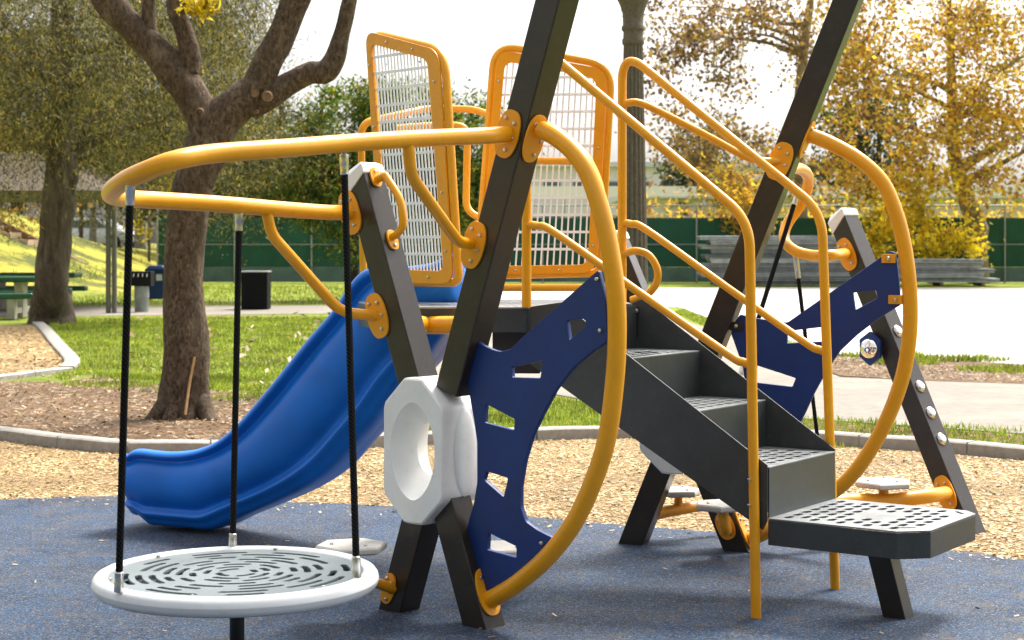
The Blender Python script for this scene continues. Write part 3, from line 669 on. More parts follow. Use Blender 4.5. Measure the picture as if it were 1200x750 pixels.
def rope(a, b, parent, fer=.075, r=.0125):
    d = (b-a).normalized(); mb = MB(); mb.tube([a+d*fer*.9, a.lerp(b, .5), b-d*fer*.9], r, 12); o = mb.build('rope', ROPE, parent, smooth=60)
    for q, s_ in ((a, 1), (b, -1)):
        m2 = MB(); m2.lathe(q, [(.008, 0), (.0165, .004), (.0165, fer*.5), (.0155, fer*.52), (.0155, fer), (.012, fer+.003)], 16, d*s_); m2.build('ferrule', STEEL, o, smooth=40)
    return o
for top, bt in (((153, 213, 5.55), (139, 694, 5.86)), ((280.5, 248, 6.74), (272.5, 648, 6.72)), ((403, 180, 6.08), (418, 678, 5.95))):
    rope(P(*top), P(*bt), HD)
# ropes of the swing behind the stairs
RS = thing('hanging_rope', P(925, 330, 9.4).xy.to_3d(), 'pair of thin black ropes hanging from the end-on yellow loop behind the stairs', 'rope')
ro = rope(P(936, 222, 9.5), P(868, 440, 9.3), RS, .09, .013); rope(P(932, 296, 9.45), P(966, 580, 9.5), RS, .14, .011)

# ================================================================== GROUND
def sheet(name, px, z, mat, ext=None, kind='structure'):
    pts = [G(x, y, 0) if isinstance(x, (int, float)) else x for x, y in px]
    pts = [Vector((p.x, p.y, z)) for p in pts] + [Vector((x, y, z)) for x, y in (ext or [])]
    mb = MB(); mb.add(pts, [tuple(range(len(pts)))]); o = mb.build(name, mat, None, smooth=0)
    bm = bmesh.new(); bm.from_mesh(o.data); bmesh.ops.triangulate(bm, faces=bm.faces[:]); 
    for f in bm.faces:
        if f.normal.z < 0: f.normal_flip()
    bm.to_mesh(o.data); bm.free(); o['kind'] = kind; return o
def hz(x, y):
    if y < 44: return 0.
    a = max(0., min(1., (y-44)/14)); a = a*a*(3-2*a)
    left = max(0., -13.2-x-.02*(y-66)); h = min(left*.40, 3.6+.02*(y-60))
    if y > 70: h = min(h, max(1.35, h-(y-70)*.22)) if h > 1.35 else h
    return h*a
gv = []; xs = [-400, -200, -120, -90]+[-70+i*2 for i in range(71)]+[90, 120, 200, 400]; ys = [-60, -20, 0, 20, 40]+[44+i*2 for i in range(34)]+[115, 130, 160, 220, 300, 500, 900]
for y in ys:
    for x in xs: gv.append((x, y, hz(x, y)-.016))
nx = len(xs); gf = [(j*nx+i, j*nx+i+1, (j+1)*nx+i+1, (j+1)*nx+i) for j in range(len(ys)-1) for i in range(nx-1)]
mb = MB()
for q, f in enumerate(gf):
    cx = sum(gv[i][0] for i in f)/4; czz = sum(gv[i][2] for i in f)/4; mb.mi.append(1 if czz > .12 else 0); mb.f.append(f)
mb.v = gv; mb.build('ground', [LAWN, HILLM], None)['kind'] = 'structure'
rub = [(0, 585), (70, 582), (150, 581), (300, 586), (440, 592), (540, 599), (640, 607), (720, 614), (860, 625), (1000, 636), (1148, 648), (1210, 657)]
sheet('rubber_surface', smooth_px if False else rub, 0.0, RUBBER, ext=[(3.6, 7.2), (5, 5.5), (5.5, 2), (4, -3), (-5, -3), (-6.5, 4), (-6.2, 8), (-4.6, 9.8)])
curb_f = [(-80, 508), (0, 513), (60, 521), (130, 528), (200, 530), (300, 528), (420, 523), (520, 518), (640, 513.5), (740, 511.5), (860, 514), (980, 520), (1100, 528), (1200, 537), (1300, 546)]
sheet('wood_chip_ground', curb_f, -.005, CHIPS, ext=[(6.8, 9), (7, 3), (5, -6), (-6, -6), (-8, 4), (-8, 11)])
sheet('leaf_litter_ground', [(-200, 447), (0, 446), (75, 447), (110, 440), (150, 444), (210, 452), (300, 462), (340, 472), (350, 500), (470, 512), (470, 517), (420, 519), (300, 524), (200, 526), (130, 524), (60, 517), (0, 509), (-200, 500)], -.009, LITTER)
sheet('chip_play_area', [(-300, 382), (40, 380), (52, 388), (66, 404), (86, 424), (74, 434), (0, 443), (-300, 470)], -.006, CHIPS)
sheet('plaza', [(478, 337), (1290, 337), (1290, 430), (1200, 426), (1090, 420), (985, 414), (830, 372), (795, 359), (690, 356), (560, 358), (478, 358)], -.010, CONC)
sheet('footpath', [(-400, 360), (80, 359), (478, 357), (560, 360), (690, 359), (780, 368), (840, 388), (985, 441), (1100, 446), (1300, 452), (1300, 510), (1200, 507), (980, 492), (860, 484), (700, 470), (600, 452), (500, 438), (505, 410), (480, 369), (380, 367), (80, 370), (-400, 372)], -.0075, PATHM)
sheet('dirt_strip', [(838, 380), (985, 415), (1090, 421), (1300, 432), (1300, 452), (1100, 446), (985, 440), (850, 388)], -.004, LITTER)
# kerbs: real steps
def kerb(px, w, h, name='kerb'):
    c = [G(x, y) for x, y in px]; c = smooth_path(c, 8); rings = []
    for i, p in enumerate(c):
        t = (c[min(i+1, len(c)-1)]-c[max(i-1, 0)]).normalized(); n_ = Vector((-t.y, t.x, 0)); wob = .012*noise.noise(p*1.7)
        rings.append([p+n_*-.5*w+Z*-.05, p+n_*-.5*w+Z*(h-.012+wob), p+n_*(-.5*w+.015)+Z*(h+wob), p+n_*(.5*w-.015)+Z*(h+wob), p+n_*.5*w+Z*(h-.012+wob), p+n_*.5*w+Z*-.05])
    mb = MB(); k = 0; step = 9
    while k < len(rings)-1:
        seg = [list(r) for r in rings[k:k+step+1]]; t = (c[min(k+step, len(c)-1)]-c[k]).normalized()*.007
        seg[0] = [p+t for p in seg[0]]; seg[-1] = [p-t for p in seg[-1]]; mb.loft(seg); k += step
    o = mb.build(name, CURBM, None, smooth=40); o['kind'] = 'structure'; return o
kerb(curb_f, .16, .085)
kerb([(44, 379), (54, 388), (67, 404), (84, 423), (78, 433)], .20, .045); kerb([(80, 434), (40, 439), (0, 444), (-120, 460)], .15, .045)

# small loose pieces: chips, fallen leaves, grass blades
def scatter(name, polys, n, size, mat, tilt, z0, tall=False, label=None, shape='quad', bias=1.0, avoid=()):
    xs0 = min(p[0] for q in polys for p in q); xs1 = max(p[0] for q in polys for p in q); ys0 = min(p[1] for q in polys for p in q); ys1 = max(p[1] for q in polys for p in q)
    V = []; Fc = []; rnd = random.Random(hash(name) % 1000 if False else len(name)*7)
    cnt = 0; tries = 0
    while cnt < n and tries < n*30:
        tries += 1; y = ys0+(ys1-ys0)*rnd.random()**bias; half = .33*y; x = rnd.uniform(max(xs0, -half), min(xs1, half))
        if not any(inside((x, y), q) for q in polys) or any(inside((x, y), q) for q in avoid): continue
        a = rnd.uniform(0, 6.283); s_ = size*rnd.uniform(.5, 1.5); k = len(V); z = z0+hz(x, y)
        if tall:
            h = s_*(1+.02*y); w = .10*s_*(1+.06*y); lx, ly = rnd.gauss(0, .35)*h, rnd.gauss(0, .35)*h; ca, sa = math.cos(a)*w, math.sin(a)*w
            V += [(x-ca, y-sa, z), (x+ca, y+sa, z), (x+lx, y+ly, z+h)]; Fc.append((k, k+1, k+2))
        else:
            l, w = s_, s_*rnd.uniform(.25, .6); t1, t2 = rnd.gauss(0, tilt), rnd.gauss(0, tilt); ca, sa = math.cos(a), math.sin(a)
            zz = z+abs(t1)*l*.5+abs(t2)*w*.5+.002
            cs = [(-l/2, -w/2), (l/2, -w/2), (l/2, w/2), (-l/2, w/2)] if shape == 'quad' else [(-l/2, 0), (-.05*l, -w/2), (l/2, 0), (.05*l, w/2)]
            V += [(x+p*ca-q*sa, y+p*sa+q*ca, zz+t1*p+t2*q) for p, q in cs]; Fc.append((k, k+1, k+2, k+3))
        cnt += 1
    me = bpy.data.meshes.new(name); me.from_pydata(V, [], Fc); me.materials.append(mat); o = bpy.data.objects.new(name, me); COL.objects.link(o)
    tag(o, label, None, None, 'stuff'); return o
def gp(px): return [tuple(G(x, y).xy) for x, y in px]
chip_poly = gp([(-60, 511), (0, 515), (130, 530), (200, 532), (300, 530), (420, 525), (640, 515), (740, 513), (860, 516), (980, 522), (1200, 539), (1260, 545), (1260, 666), (1200, 657), (1000, 637), (860, 626), (720, 615), (540, 600), (440, 593), (300, 587), (150, 582), (0, 586), (-60, 588)])
scatter('wood_chips', [chip_poly], 44000, .021, L_CHIP, .14, -.004, label='pale loose wood chips around the rubber surface')
scatter('stray_chips', [gp([(-20, 583), (300, 588), (640, 609), (1230, 660), (1230, 668), (640, 620), (300, 598), (-20, 592)])], 200, .02, L_CHIP, .2, .002, label='few wood chips strewn over the edge of the rubber')
scatter('stray_chips', [gp([(-20, 600), (1230, 690), (1230, 800), (-20, 800)])], 60, .022, L_CHIP, .2, .002, label='sparse wood chip crumbs on the blue rubber')
scatter('play_area_chips', [gp([(-20, 384), (40, 382), (50, 389), (63, 404), (81, 424), (72, 432), (0, 441), (-20, 444)])], 4500, .04, L_CHIP, .15, -.004, label='tan wood chips filling the small bed at the left edge')
rim_poly = gp([(-20, 575), (1230, 650), (1230, 690), (600, 640), (-20, 610)])
lit_poly = gp([(-60, 446), (75, 448), (110, 441), (150, 445), (210, 453), (300, 463), (340, 473), (350, 499), (470, 513), (420, 518), (300, 523), (200, 525), (130, 523), (60, 516), (0, 508), (-60, 504)])
scatter('fallen_leaves', [lit_poly, gp([(850, 392), (985, 418), (1090, 424), (1260, 434), (1260, 450), (1100, 444), (985, 438)])], 9000, .042, L_DRY, .22, -.006, label='dry brown leaves lying on the bare soil', shape='leaf')
lawn_l = gp([(78, 446), (60, 440), (84, 434), (96, 424), (80, 404), (68, 392), (58, 380), (60, 373), (478, 371), (500, 405), (498, 440), (600, 455), (700, 473), (860, 488), (860, 509), (740, 508), (640, 510), (470, 512), (350, 498), (340, 470), (210, 450), (150, 442), (100, 436), (90, 440)])
lawn_r = gp([(860, 488), (980, 497), (1200, 511), (1260, 514), (1260, 536), (1200, 529), (980, 515), (860, 510)])
bank_g = gp([(800, 362), (840, 377), (870, 392), (830, 384), (790, 366)])
scatter('grass', [lawn_l, bank_g], 60000, .03, L_GRASS, 0, -.014, tall=True, label='short bright lawn grass left of the structure', bias=1.5)
def patchy(px, n, seed):
    rnd = random.Random(seed); out = []; poly = gp(px)
    xa = min(p[0] for p in poly); xb = max(p[0] for p in poly); ya = min(p[1] for p in poly); yb = max(p[1] for p in poly)
    for _ in range(n):
        c = (rnd.uniform(xa, xb), rnd.uniform(ya, yb))
        if inside(c, poly):
            r = rnd.uniform(.12, .5); out.append([(c[0]+r*rnd.uniform(1., 2.2)*math.cos(a), c[1]+r*math.sin(a)) for a in [i*.9 for i in range(7)]])
    return out
scatter('grass', patchy([(960, 412), (1090, 419), (1260, 430), (1260, 440), (1090, 430), (985, 420)], 34, 3), 2600, .045, L_GRASS, 0, -.008, tall=True, label='thin grass tufts along the edge of the plaza')
edge = patchy([(80, 430), (150, 434), (300, 446), (345, 455), (360, 490), (345, 505), (335, 480), (250, 466), (150, 456), (70, 452)], 60, 5)
scatter('grass', edge, 5000, .03, L_GRASS, 0, -.01, tall=True, label='thinning grass where the lawn meets the bare soil')
scatter('fallen_leaves', patchy([(60, 420), (480, 420), (480, 520), (300, 500), (60, 470)], 70, 9), 1800, .04, L_DRY, .25, .012, label='dry leaves drifted onto the edge of the lawn', shape='leaf')
sheet('dirt_verge', [(860, 488), (980, 495), (1200, 509), (1290, 513), (1290, 542), (1200, 534), (1100, 525), (980, 517), (860, 511)], -.0055, LITTER)
scatter('grass', patchy([(860, 488), (980, 497), (1200, 511), (1260, 514), (1260, 536), (1200, 529), (980, 515), (860, 510)], 70, 12), 5200, .034, L_GRASS, 0, -.014, tall=True, label='patchy grass tufts along the kerb on the right')
lawn_f = gp([(60, 357), (478, 356), (478, 336), (180, 334), (60, 336)])
scatter('grass', [lawn_f], 9000, .035, L_GRASS, 0, -.014, tall=True, label='far strip of lawn between the footpath and the fence')
scatter('stray_leaves', [gp([(150, 372), (478, 372), (500, 440), (340, 470), (150, 440)])], 260, .13, L_DRY, .3, .035, label='scattered dry leaves on the lawn', shape='leaf')

# ================================================================== TREES
def leaves(name, clumps, mat, parent, size, per, sig, flat=.0, droop=0., seed=1, wide=(.28, .5)):
    rng = np.random.default_rng(seed); V = []; n = 0
    arr = []
    for (c, s_) in clumps:
        k = max(3, int(per*rng.uniform(.5, 1.5))); d = rng.normal(0, 1, (k, 3))*np.array([sig*s_, sig*s_, sig*s_*.8]); d[:, 2] -= droop*np.abs(rng.normal(0, 1, k))*s_
        arr.append(np.array(c)[None]+d)
    C = np.concatenate(arr); n = len(C)
    a = rng.normal(0, 1, (n, 3)); a[:, 2] -= droop*2; a /= np.linalg.norm(a, axis=1, keepdims=True)
    b = rng.normal(0, 1, (n, 3)); b -= a*np.sum(a*b, 1, keepdims=True); b /= np.linalg.norm(b, axis=1, keepdims=True)
    L = (size*rng.uniform(.55, 1.4, n))[:, None]; Wd = L*rng.uniform(wide[0], wide[1], n)[:, None]; nn = np.cross(a, b)*L*.14
    quad = np.stack([C-a*L*.5, C-b*Wd*.5+nn, C+a*L*.5, C+b*Wd*.5+nn], 1).reshape(-1, 3) if droop < .5 else np.stack([C-a*L*.6, C-b*Wd*.22+nn, C+a*L*.6, C+b*Wd*.22+nn], 1).reshape(-1, 3)
    o = np.array(root_of(parent).location) if parent else np.zeros(3); quad = (quad-o).astype(np.float32)
    me = bpy.data.meshes.new(name); me.vertices.add(4*n); me.vertices.foreach_set('co', quad.ravel()); me.loops.add(4*n); me.loops.foreach_set('vertex_index', np.arange(4*n, dtype=np.int32))
    me.polygons.add(n); me.polygons.foreach_set('loop_start', np.arange(0, 4*n, 4, dtype=np.int32)); me.polygons.foreach_set('loop_total', np.full(n, 4, dtype=np.int32))
    me.materials.append(mat); me.update(calc_edges=True); me.validate()
    ob = bpy.data.objects.new(name, me); COL.objects.link(ob)
    if parent: ob.parent = parent
    return ob
def ell_points(ells, n, seed, hole=.0, hs=.6):
    rnd = random.Random(seed); out = []; tot = sum(e[1][0]*e[1][1]*e[1][2] for e in ells)
    for c, r in ells:
        m = int(n*r[0]*r[1]*r[2]/tot); k = 0; tries = 0
        while k < m and tries < m*40:
            tries += 1; q = Vector((rnd.uniform(-1, 1), rnd.uniform(-1, 1), rnd.uniform(-1, 1)))
            if q.length > 1 or (q.length < .45 and rnd.random() < .5): continue
            p = Vector(c)+Vector((q.x*r[0], q.y*r[1], q.z*r[2]))
            if hole and noise.noise(p*hs+Vector((seed, 0, 0))) < hole-.45: continue
            out.append((p, rnd.uniform(.6, 1.3))); k += 1
    return out
def tree(name, label, base, trunk, ells, bmat, lmat, n, per, sig, size, seed, droop=0., limbs=9, hole=.3, hs=.5, group=None, cat='tree', twig=.35, tr=.02, wide=(.28, .5)):
    t = thing(name, base, label, cat, group); mb = MB()
    pts = smooth_path([Vector(p) for p, r in trunk], 5); rad = smooth_vals([r for p, r in trunk], 5); mb.tube(pts, rad, 14, wob=.16, seed=seed)
    cl = ell_points(ells, n, seed, hole, hs); rnd = random.Random(seed+5); top = pts[len(pts)//2:]
    hi = [c for c, _ in cl if c.z > top[0].z+.9] or [c for c, _ in cl]
    hubs = [rnd.choice(hi) for _ in range(limbs)]; lim = list(pts[-3:])
    for h in hubs:
        s0 = min(top, key=lambda p: (p-h).length+.6*abs(p.z-(h.z-1.2))); i = pts.index(s0); m = s0.lerp(h, .5)+Vector((rnd.gauss(0, .25), rnd.gauss(0, .25), rnd.uniform(.05, .35)))
        path = smooth_path([s0, s0.lerp(m, .5)+Vector((rnd.gauss(0, .1), 0, rnd.gauss(0, .1))), m, h], 5); r0 = rad[i]*.55
        mb.tube(path, [max(.012, r0*(1-.85*k/(len(path)-1))) for k in range(len(path))], 8, wob=.1, seed=seed); lim += path[5:]
    for c, s_ in cl:
        if rnd.random() < twig and lim:
            s0 = min(lim, key=lambda p: (p-c).length)
            if (s0-c).length < 3.2: mb.tube([s0, s0.lerp(c, .55)+Vector((rnd.gauss(0, .08), rnd.gauss(0, .08), rnd.gauss(0, .1)-droop*.1)), c], [tr, tr*.7, tr*.3], 5)
    mb.build('trunk', bmat, t, smooth=70)
    leaves('crown', [(tuple(c), s_) for c, s_ in cl], lmat, t, size, per, sig, droop=droop, seed=seed, wide=wide)
    return t

# the near forked tree: only its trunk and limbs are inside the frame
Y2 = 15.35; B2 = G(217, 487)
t2 = thing('forked_tree', B2, 'bare forked tree trunk with rough brown bark standing between the disc ropes', 'tree')
def T2(px, py, dy=0.): return P(px, py, Y2+dy)
mb = MB()
def limb(mb, pts, rad, n=7, sides=20, wob=.13, seed=0): mb.tube(smooth_path(pts, n), smooth_vals(rad, n), sides, wob=wob, seed=seed)
limb(mb, [T2(217, 496), T2(217, 482), T2(217, 462), T2(218, 430), T2(217, 390), T2(216, 340), T2(216, 290), T2(222, 240), T2(232, 200), T2(244, 170), T2(262, 140), T2(285, 118), T2(305, 100)], [.285, .255, .235, .218, .20, .178, .172, .176, .185, .20, .185, .165, .14], sides=36)
for sx, ln in ((-1, .05), (.2, .07), (1, .14), (-.4, .1), (.75, .0)):
    a_ = T2(217+sx*20, 470, -.1); mb.tube([a_, a_+Vector((sx*.10, -.08-ln, -.15)), a_+Vector((sx*.26, -.14-ln, -.29))], [.085, .07, .025], 10, wob=.2)
limb(mb, [T2(243, 165), T2(236, 135), T2(222, 108), T2(200, 80), T2(178, 55), T2(158, 36), T2(140, 14), T2(128, -12), T2(120, -50)], [.15, .155, .15, .15, .14, .125, .115, .10, .09], sides=24, seed=2)
limb(mb, [T2(170, 50), T2(140, 28), T2(118, 6), T2(100, -30)], [.08, .07, .06, .05], seed=3)
limb(mb, [T2(220, 84), T2(222, 62), T2(216, 35), T2(206, 12), T2(204, -20)], [.105, .10, .085, .08, .07], seed=4)
limb(mb, [T2(212, 14), T2(222, 2), T2(235, -14)], [.06, .055, .05], seed=4)
limb(mb, [T2(182, 62), T2(176, 35), T2(174, 10), T2(178, -25)], [.075, .065, .06, .055], seed=5)
limb(mb, [T2(288, 120), T2(302, 100), T2(314, 72), T2(328, 45), T2(340, 15), T2(352, -18), T2(362, -60)], [.14, .145, .14, .13, .13, .13, .11], sides=24, seed=6)
limb(mb, [T2(292, 128), T2(318, 112), T2(340, 97), T2(362, 86), T2(380, 84), T2(392, 70), T2(400, 42), T2(408, 10), T2(416, -30)], [.11, .115, .105, .10, .105, .095, .078, .07, .06], sides=20, seed=7)
limb(mb, [T2(336, 8), T2(346, -14), T2(342, -40)], [.08, .075, .06], seed=8)
tk = mb.build('trunk', BARK, t2, smooth=80)
for px, py, r in ((234, 132, .038), (313, 113, .042), (299, 110, .03), (300, 131, .016)):
    c = T2(px, py, -.135); mb = MB(); mb.lathe(c, [(r*1.25, .06), (r*1.2, -.01), (r, -.03), (r*.75, -.02), (.002, -.015)], 16, Vector((0, 1, .1)).normalized()); mb.build('pruned_knot', CUT, t2, smooth=50)
st_ = MB(); st_.tube(smooth_path([T2(217, 486, -.36), T2(222, 450, -.25), T2(228, 418, -.20)], 4), .012, 8); tag(st_.build('stick', STICKM, None), 'thin pale stick leaning on the forked trunk', 'stick')
leaves('crown', [(tuple(T2(232+dx, 2+dy, -.2)), .22) for dx, dy in ((0, 0), (-6, 4), (6, 6), (2, 12), (10, -4))]+[(tuple(T2(x, y, dd)), 1.) for x, y, dd in ((100, -90, 0), (150, -110, .5), (200, -120, -1), (250, -100, .4), (300, -130, 0), (350, -110, -1), (400, -120, .5), (440, -100, 0), (60, -120, .3))], L_YEL, t2, .09, 46, .28, seed=3)

# big drooping tree, upper left
b1_ = G(60, 378)
tree('drooping_tree', 'big drooping olive tree with a thick grey trunk behind the picnic table', b1_, [(b1_-Z*.2, .52), (b1_+Z*.25, .42), (P(60, 335, 32.9), .33), (P(63, 290, 32.9), .31), (P(68, 240, 32.9), .31), (P(72, 200, 32.9), .31), (P(70, 150, 33), .27), (P(72, 60, 33), .22), (P(75, -60, 33), .15)],
     [(P(70, 45, 31.4), (2.9, 2.2, 1.9)), (P(-30, 90, 32), (1.8, 2, 2.3)), (P(190, 70, 34), (2.2, 2.0, 2.2)), (P(120, 140, 34), (2.2, 1.2, 1.0)), (P(265, 30, 35), (1.2, 1.5, 1.4)), (P(150, -40, 34), (3.2, 2, 1.3))],
     BARK2, L_OLIVE, 1500, 78, .25, .082, 11, droop=.6, limbs=10, hole=.22, hs=.9, twig=.22, tr=.012)
b1b = Vector((-15.5, 46, 0))
tree('drooping_tree', 'paler olive tree filling the gap behind the forked trunk', b1b, [(b1b, .4), (b1b+Vector((0, 0, 3)), .33), (b1b+Vector((.3, 0, 6)), .22), (b1b+Vector((.3, 0, 9)), .1)],
     [(P(40, 130, 46), (4, 2.5, 2.6)), (P(200, 130, 46), (3.0, 2.2, 3.0)), (P(285, 150, 45), (1.7, 2, 2.0)), (P(340, 170, 45), (1.3, 1.5, 1.0)), (P(100, 178, 41), (2.0, .8, .7)), (P(5, 185, 41), (1.7, .8, .9)), (P(150, 195, 41), (1.0, .7, .6)), (P(20, 20, 46), (4, 2.5, 3)), (P(170, 20, 46), (3.5, 2.5, 3.)), (P(268, 20, 46), (1.6, 2.5, 2.2))],
     BARK2, L_OLIVE, 1750, 72, .38, .12, 12, droop=.55, limbs=8, hole=.22, hs=.7, twig=.14, tr=.014)
b3 = Vector((-19, 62, hz(-19, 62)))
tree('dark_tree', 'slim dark trunk on the yellow bank with a low yellow crown', b3, [(b3-Z*.2, .42), (b3+Z*.5, .30), (b3+Z*2.2, .28), (b3+Z*4, .2)], [(P(15, 258, 61), (1.8, 1.2, .6)), (P(20, 200, 62), (3, 2, 1.6)), (P(60, 225, 62), (1.5, 2, .9))], BARK3, L_AUT, 150, 26, .32, .20, 13, limbs=5)
b4 = Vector((-4.4, 47, 0))
tree('bushy_tree', 'dense green tree with rusty tips between the forked tree and the guard panel', b4, [(b4, .2), (b4+Z*1.5, .17), (b4+Vector((.2, 0, 3.5)), .12), (b4+Vector((.3, 0, 5.5)), .06)],
     [(P(420, 170, 47), (1.9, 1.6, 1.7)), (P(395, 230, 46), (1.9, 1.3, 1.0)), (P(350, 235, 46), (1.1, 1, .7)), (P(480, 150, 47), (1.6, 1.6, 1.3)), (P(540, 190, 48), (1.6, 1.6, 2.2)), (P(500, 230, 48), (2.2, 1.6, 1.2)), (P(420, 110, 47), (1.0, 1, .6)), (P(545, 250, 48), (1.2, 1, .9)), (P(395, 285, 45.6), (.8, .6, .5))],
     BARK3, L_GREEN, 900, 52, .24, .14, 14, limbs=10, hole=.2, hs=.9, tr=.014)
b5 = Vector((18.05, 66.0, 0))
tree('sycamore_tree', 'yellowing sycamore with a thick forked tan trunk behind the low panel stack', b5, [(b5-Z*.2, .44), (b5+Z*.6, .38), (b5+Vector((-.05, 0, 1.6)), .38), (b5+Vector((-.1, 0, 2.3)), .42), (b5+Vector((-.5, 0, 3.4)), .34), (b5+Vector((-.9, .2, 5)), .26), (b5+Vector((-1.0, .2, 8)), .18), (b5+Vector((-1.1, .2, 11)), .1)],
     [(P(1150, 60, 64), (4.2, 3, 3.6)), (P(1050, 110, 63), (3.4, 2.5, 2.4)), (P(1190, 170, 63), (2.8, 2, 1.8)), (P(1090, 190, 62), (3.4, 2.2, 1.7)), (P(1010, 200, 62), (1.8, 1.6, 1.3)), (P(1040, 20, 64), (2.8, 2.5, 2.4))],
     BARK5, L_AUT, 620, 32, .40, .175, 15, limbs=9, hole=.53, hs=.55, twig=.3, tr=.026, wide=(.5, .85))
b5b = Vector((15.9, 64.8, 0))
tree('golden_bush', 'bright golden bush in front of the thick sycamore trunk', b5b, [(b5b, .08), (b5b+Z*1.0, .07), (b5b+Vector((-.3, 0, 2.4)), .04)], [(P(1085, 268, 64.2), (2.0, .7, 1.15)), (P(1055, 240, 64.2), (1.6, .7, 1.2)), (P(1125, 290, 64.2), (1.1, .6, .6)), (P(1010, 278, 64.2), (1.3, .6, .9)), (P(1070, 215, 64.2), (2.0, .7, .8))], BARK5, L_YEL, 170, 20, .34, .19, 16, wide=(.6, .95), limbs=4, hole=.2, cat='bush', tr=.02)
b6 = Vector((12.2, 71.5, 0)); KQ = 1.37
tree('thin_tree', 'thin bare-limbed tree with sparse rusty leaves behind the far leaning post', b6, [(b6, .28), (b6+Z*2, .25), (P(935, 160, 71.5), .22), (P(940, 80, 71.5), .20), (P(950, 0, 71.5), .15), (P(960, -60, 71.5), .10)],
     [(P(x, y, 71.5), (a*KQ, b*KQ, c*KQ)) for x, y, a, b, c in ((850, 50, 2.4, 1.5, 1.9), (800, 40, 1.5, 1.4, 2.2), (840, 185, 2.2, 1.4, 1.2), (880, 200, 1.6, 1.4, 1.5), (930, 40, 1.8, 1.5, 1.6), (800, 165, 1.5, 1.2, 1.0), (850, 230, 1.2, 1, .5), (970, 220, 1.4, 1, .9), (780, 100, .9, 1.2, 1.4))],
     BARK5, L_BROWN, 470, 20, .42, .18, 17, limbs=9, hole=.50, hs=.6, twig=.3, tr=.02, wide=(.6, .95))
tree('thin_tree', 'small yellow leaved tree overhanging the green fence left of the tall stack', Vector((9.6, 69.5, 0)), [(Vector((9.6, 69.5, 0)), .09), (Vector((9.5, 69.5, 2.2)), .07), (Vector((9.2, 69.5, 4.2)), .04)], [(P(850, 240, 66), (1.5, .8, .8)), (P(880, 265, 66), (1.0, .6, .6)), (P(835, 215, 67), (1.6, 1, .8))], BARK5, L_AUT, 90, 18, .32, .24, 18, limbs=5, hole=.3)
for (px, sc_, sd) in ((985, 1.0, 21), (1030, 1.25, 22), (820, .85, 23)):
    bb = Vector(((px-600)*120/F, 120, 0))
    tree('distant_tree', {21: 'hazy blue green tree far behind the far leaning post', 22: 'tall hazy tree far behind the right arc', 23: 'low hazy tree beside the white building'}[sd], bb, [(bb, .3), (bb+Z*4, .25), (bb+Z*9*sc_, .1)], [(bb+Z*8*sc_, (2.8, 2.5, 3.5*sc_)), (bb+Z*4.5, (3.2, 2.5, 1.8))], BARK2, L_DARK, 120, 22, .5, .5, sd, limbs=5)
# trees beyond the left fence, dark filling
for i, (px, Yb, hgt, rr) in enumerate(((235, 78, 8, 3.2), (330, 80, 8, 3.4), (140, 95, 9, 4.5), (20, 92, 11, 5))):
    bb = Vector(((px-600)*Yb/F, Yb, hz((px-600)*Yb/F, Yb)))
    tree('evergreen_tree', ['dark evergreen beyond the left end of the green fence', 'dark evergreen beyond the fence right of the forked trunk', 'dark evergreen behind the parked cars', 'dark evergreen at the top of the yellow bank'][i], bb, [(bb-Z*.3, .35), (bb+Z*3, .3), (bb+Z*hgt, .1)], [(bb+Z*hgt*.62, (rr, rr*.7, hgt*.38)), (bb+Z*hgt*.42, (rr*1.1, rr*.6, hgt*.18))], BARK3, L_DARK, 230, 30, .5, .34, 31+i, limbs=6, hole=.2)
# added foliage belt out of view behind the camera, blocks sky light from the front
cl = []
for i, (x, y, h, rr) in enumerate(((-15, -13, 9, 4.6), (-6.5, -17, 11, 5), (2.5, -15, 10, 5), (11, -18, 11, 5.2), (18, -10, 9, 4.6), (-17, -2, 9, 4.4))):
    cl += ell_points([((x, y, h*.52), (rr, rr*.8, h*.5))], 300, 71+i, .15)
tag(leaves('sky_blocker_foliage', [(tuple(c), s_) for c, s_ in cl], L_DARK, None, .45, 26, .5, seed=72), 'added unseen belt of dark foliage behind the camera, blocking front sky light', None, None, 'stuff')
# pale trunks by the cars
for i, (px, py, w, Yb, bm_) in enumerate(((165, 290, .62, 82, BARK4), (141, 286, .42, 84, BARK4), (109, 285, .34, 80, BARK4), (95, 283, .20, 78, BARK2))):
    bb = P(px, py, Yb); g_ = hz(bb.x, bb.y); bb.z = g_
    tree('pale_tree', ['stout white barked trunk right of the parked cars', 'middle pale trunk right of the parked cars', 'pale trunk in front of the white car', 'thin grey trunk in front of the blue car'][i], bb, [(bb-Z*.4, w*.6), (bb+Z*.8, w*.5), (bb+Z*2.4, w*.45), (bb+Z*5, w*.3)], [(bb+Z*4.6, (2.0, 1.5, 1.1)), (bb+Z*3.6+Vector((.4, -1, 0)), (1.2, 1, .5))], bm_, L_GREEN, 90, 26, .3, .24, 51+i, limbs=4)
bb = P(160, 268, 70); bb.z = 0
tree('yellow_sapling', 'small bright yellow tree behind the left pair of steel posts', Vector((-15.3, 72, 0)), [(Vector((-15.3, 72, 0)), .08), (Vector((-15.3, 72, 2.5)), .06), (Vector((-15.2, 72, 5)), .03)], [(P(205, 215, 72), (1.1, .9, 1.3)), (P(168, 262, 71), (.55, .6, .5)), (P(185, 185, 72), (.8, .8, .6))], BARK2, L_YEL, 60, 24, .25, .2, 61, limbs=4)

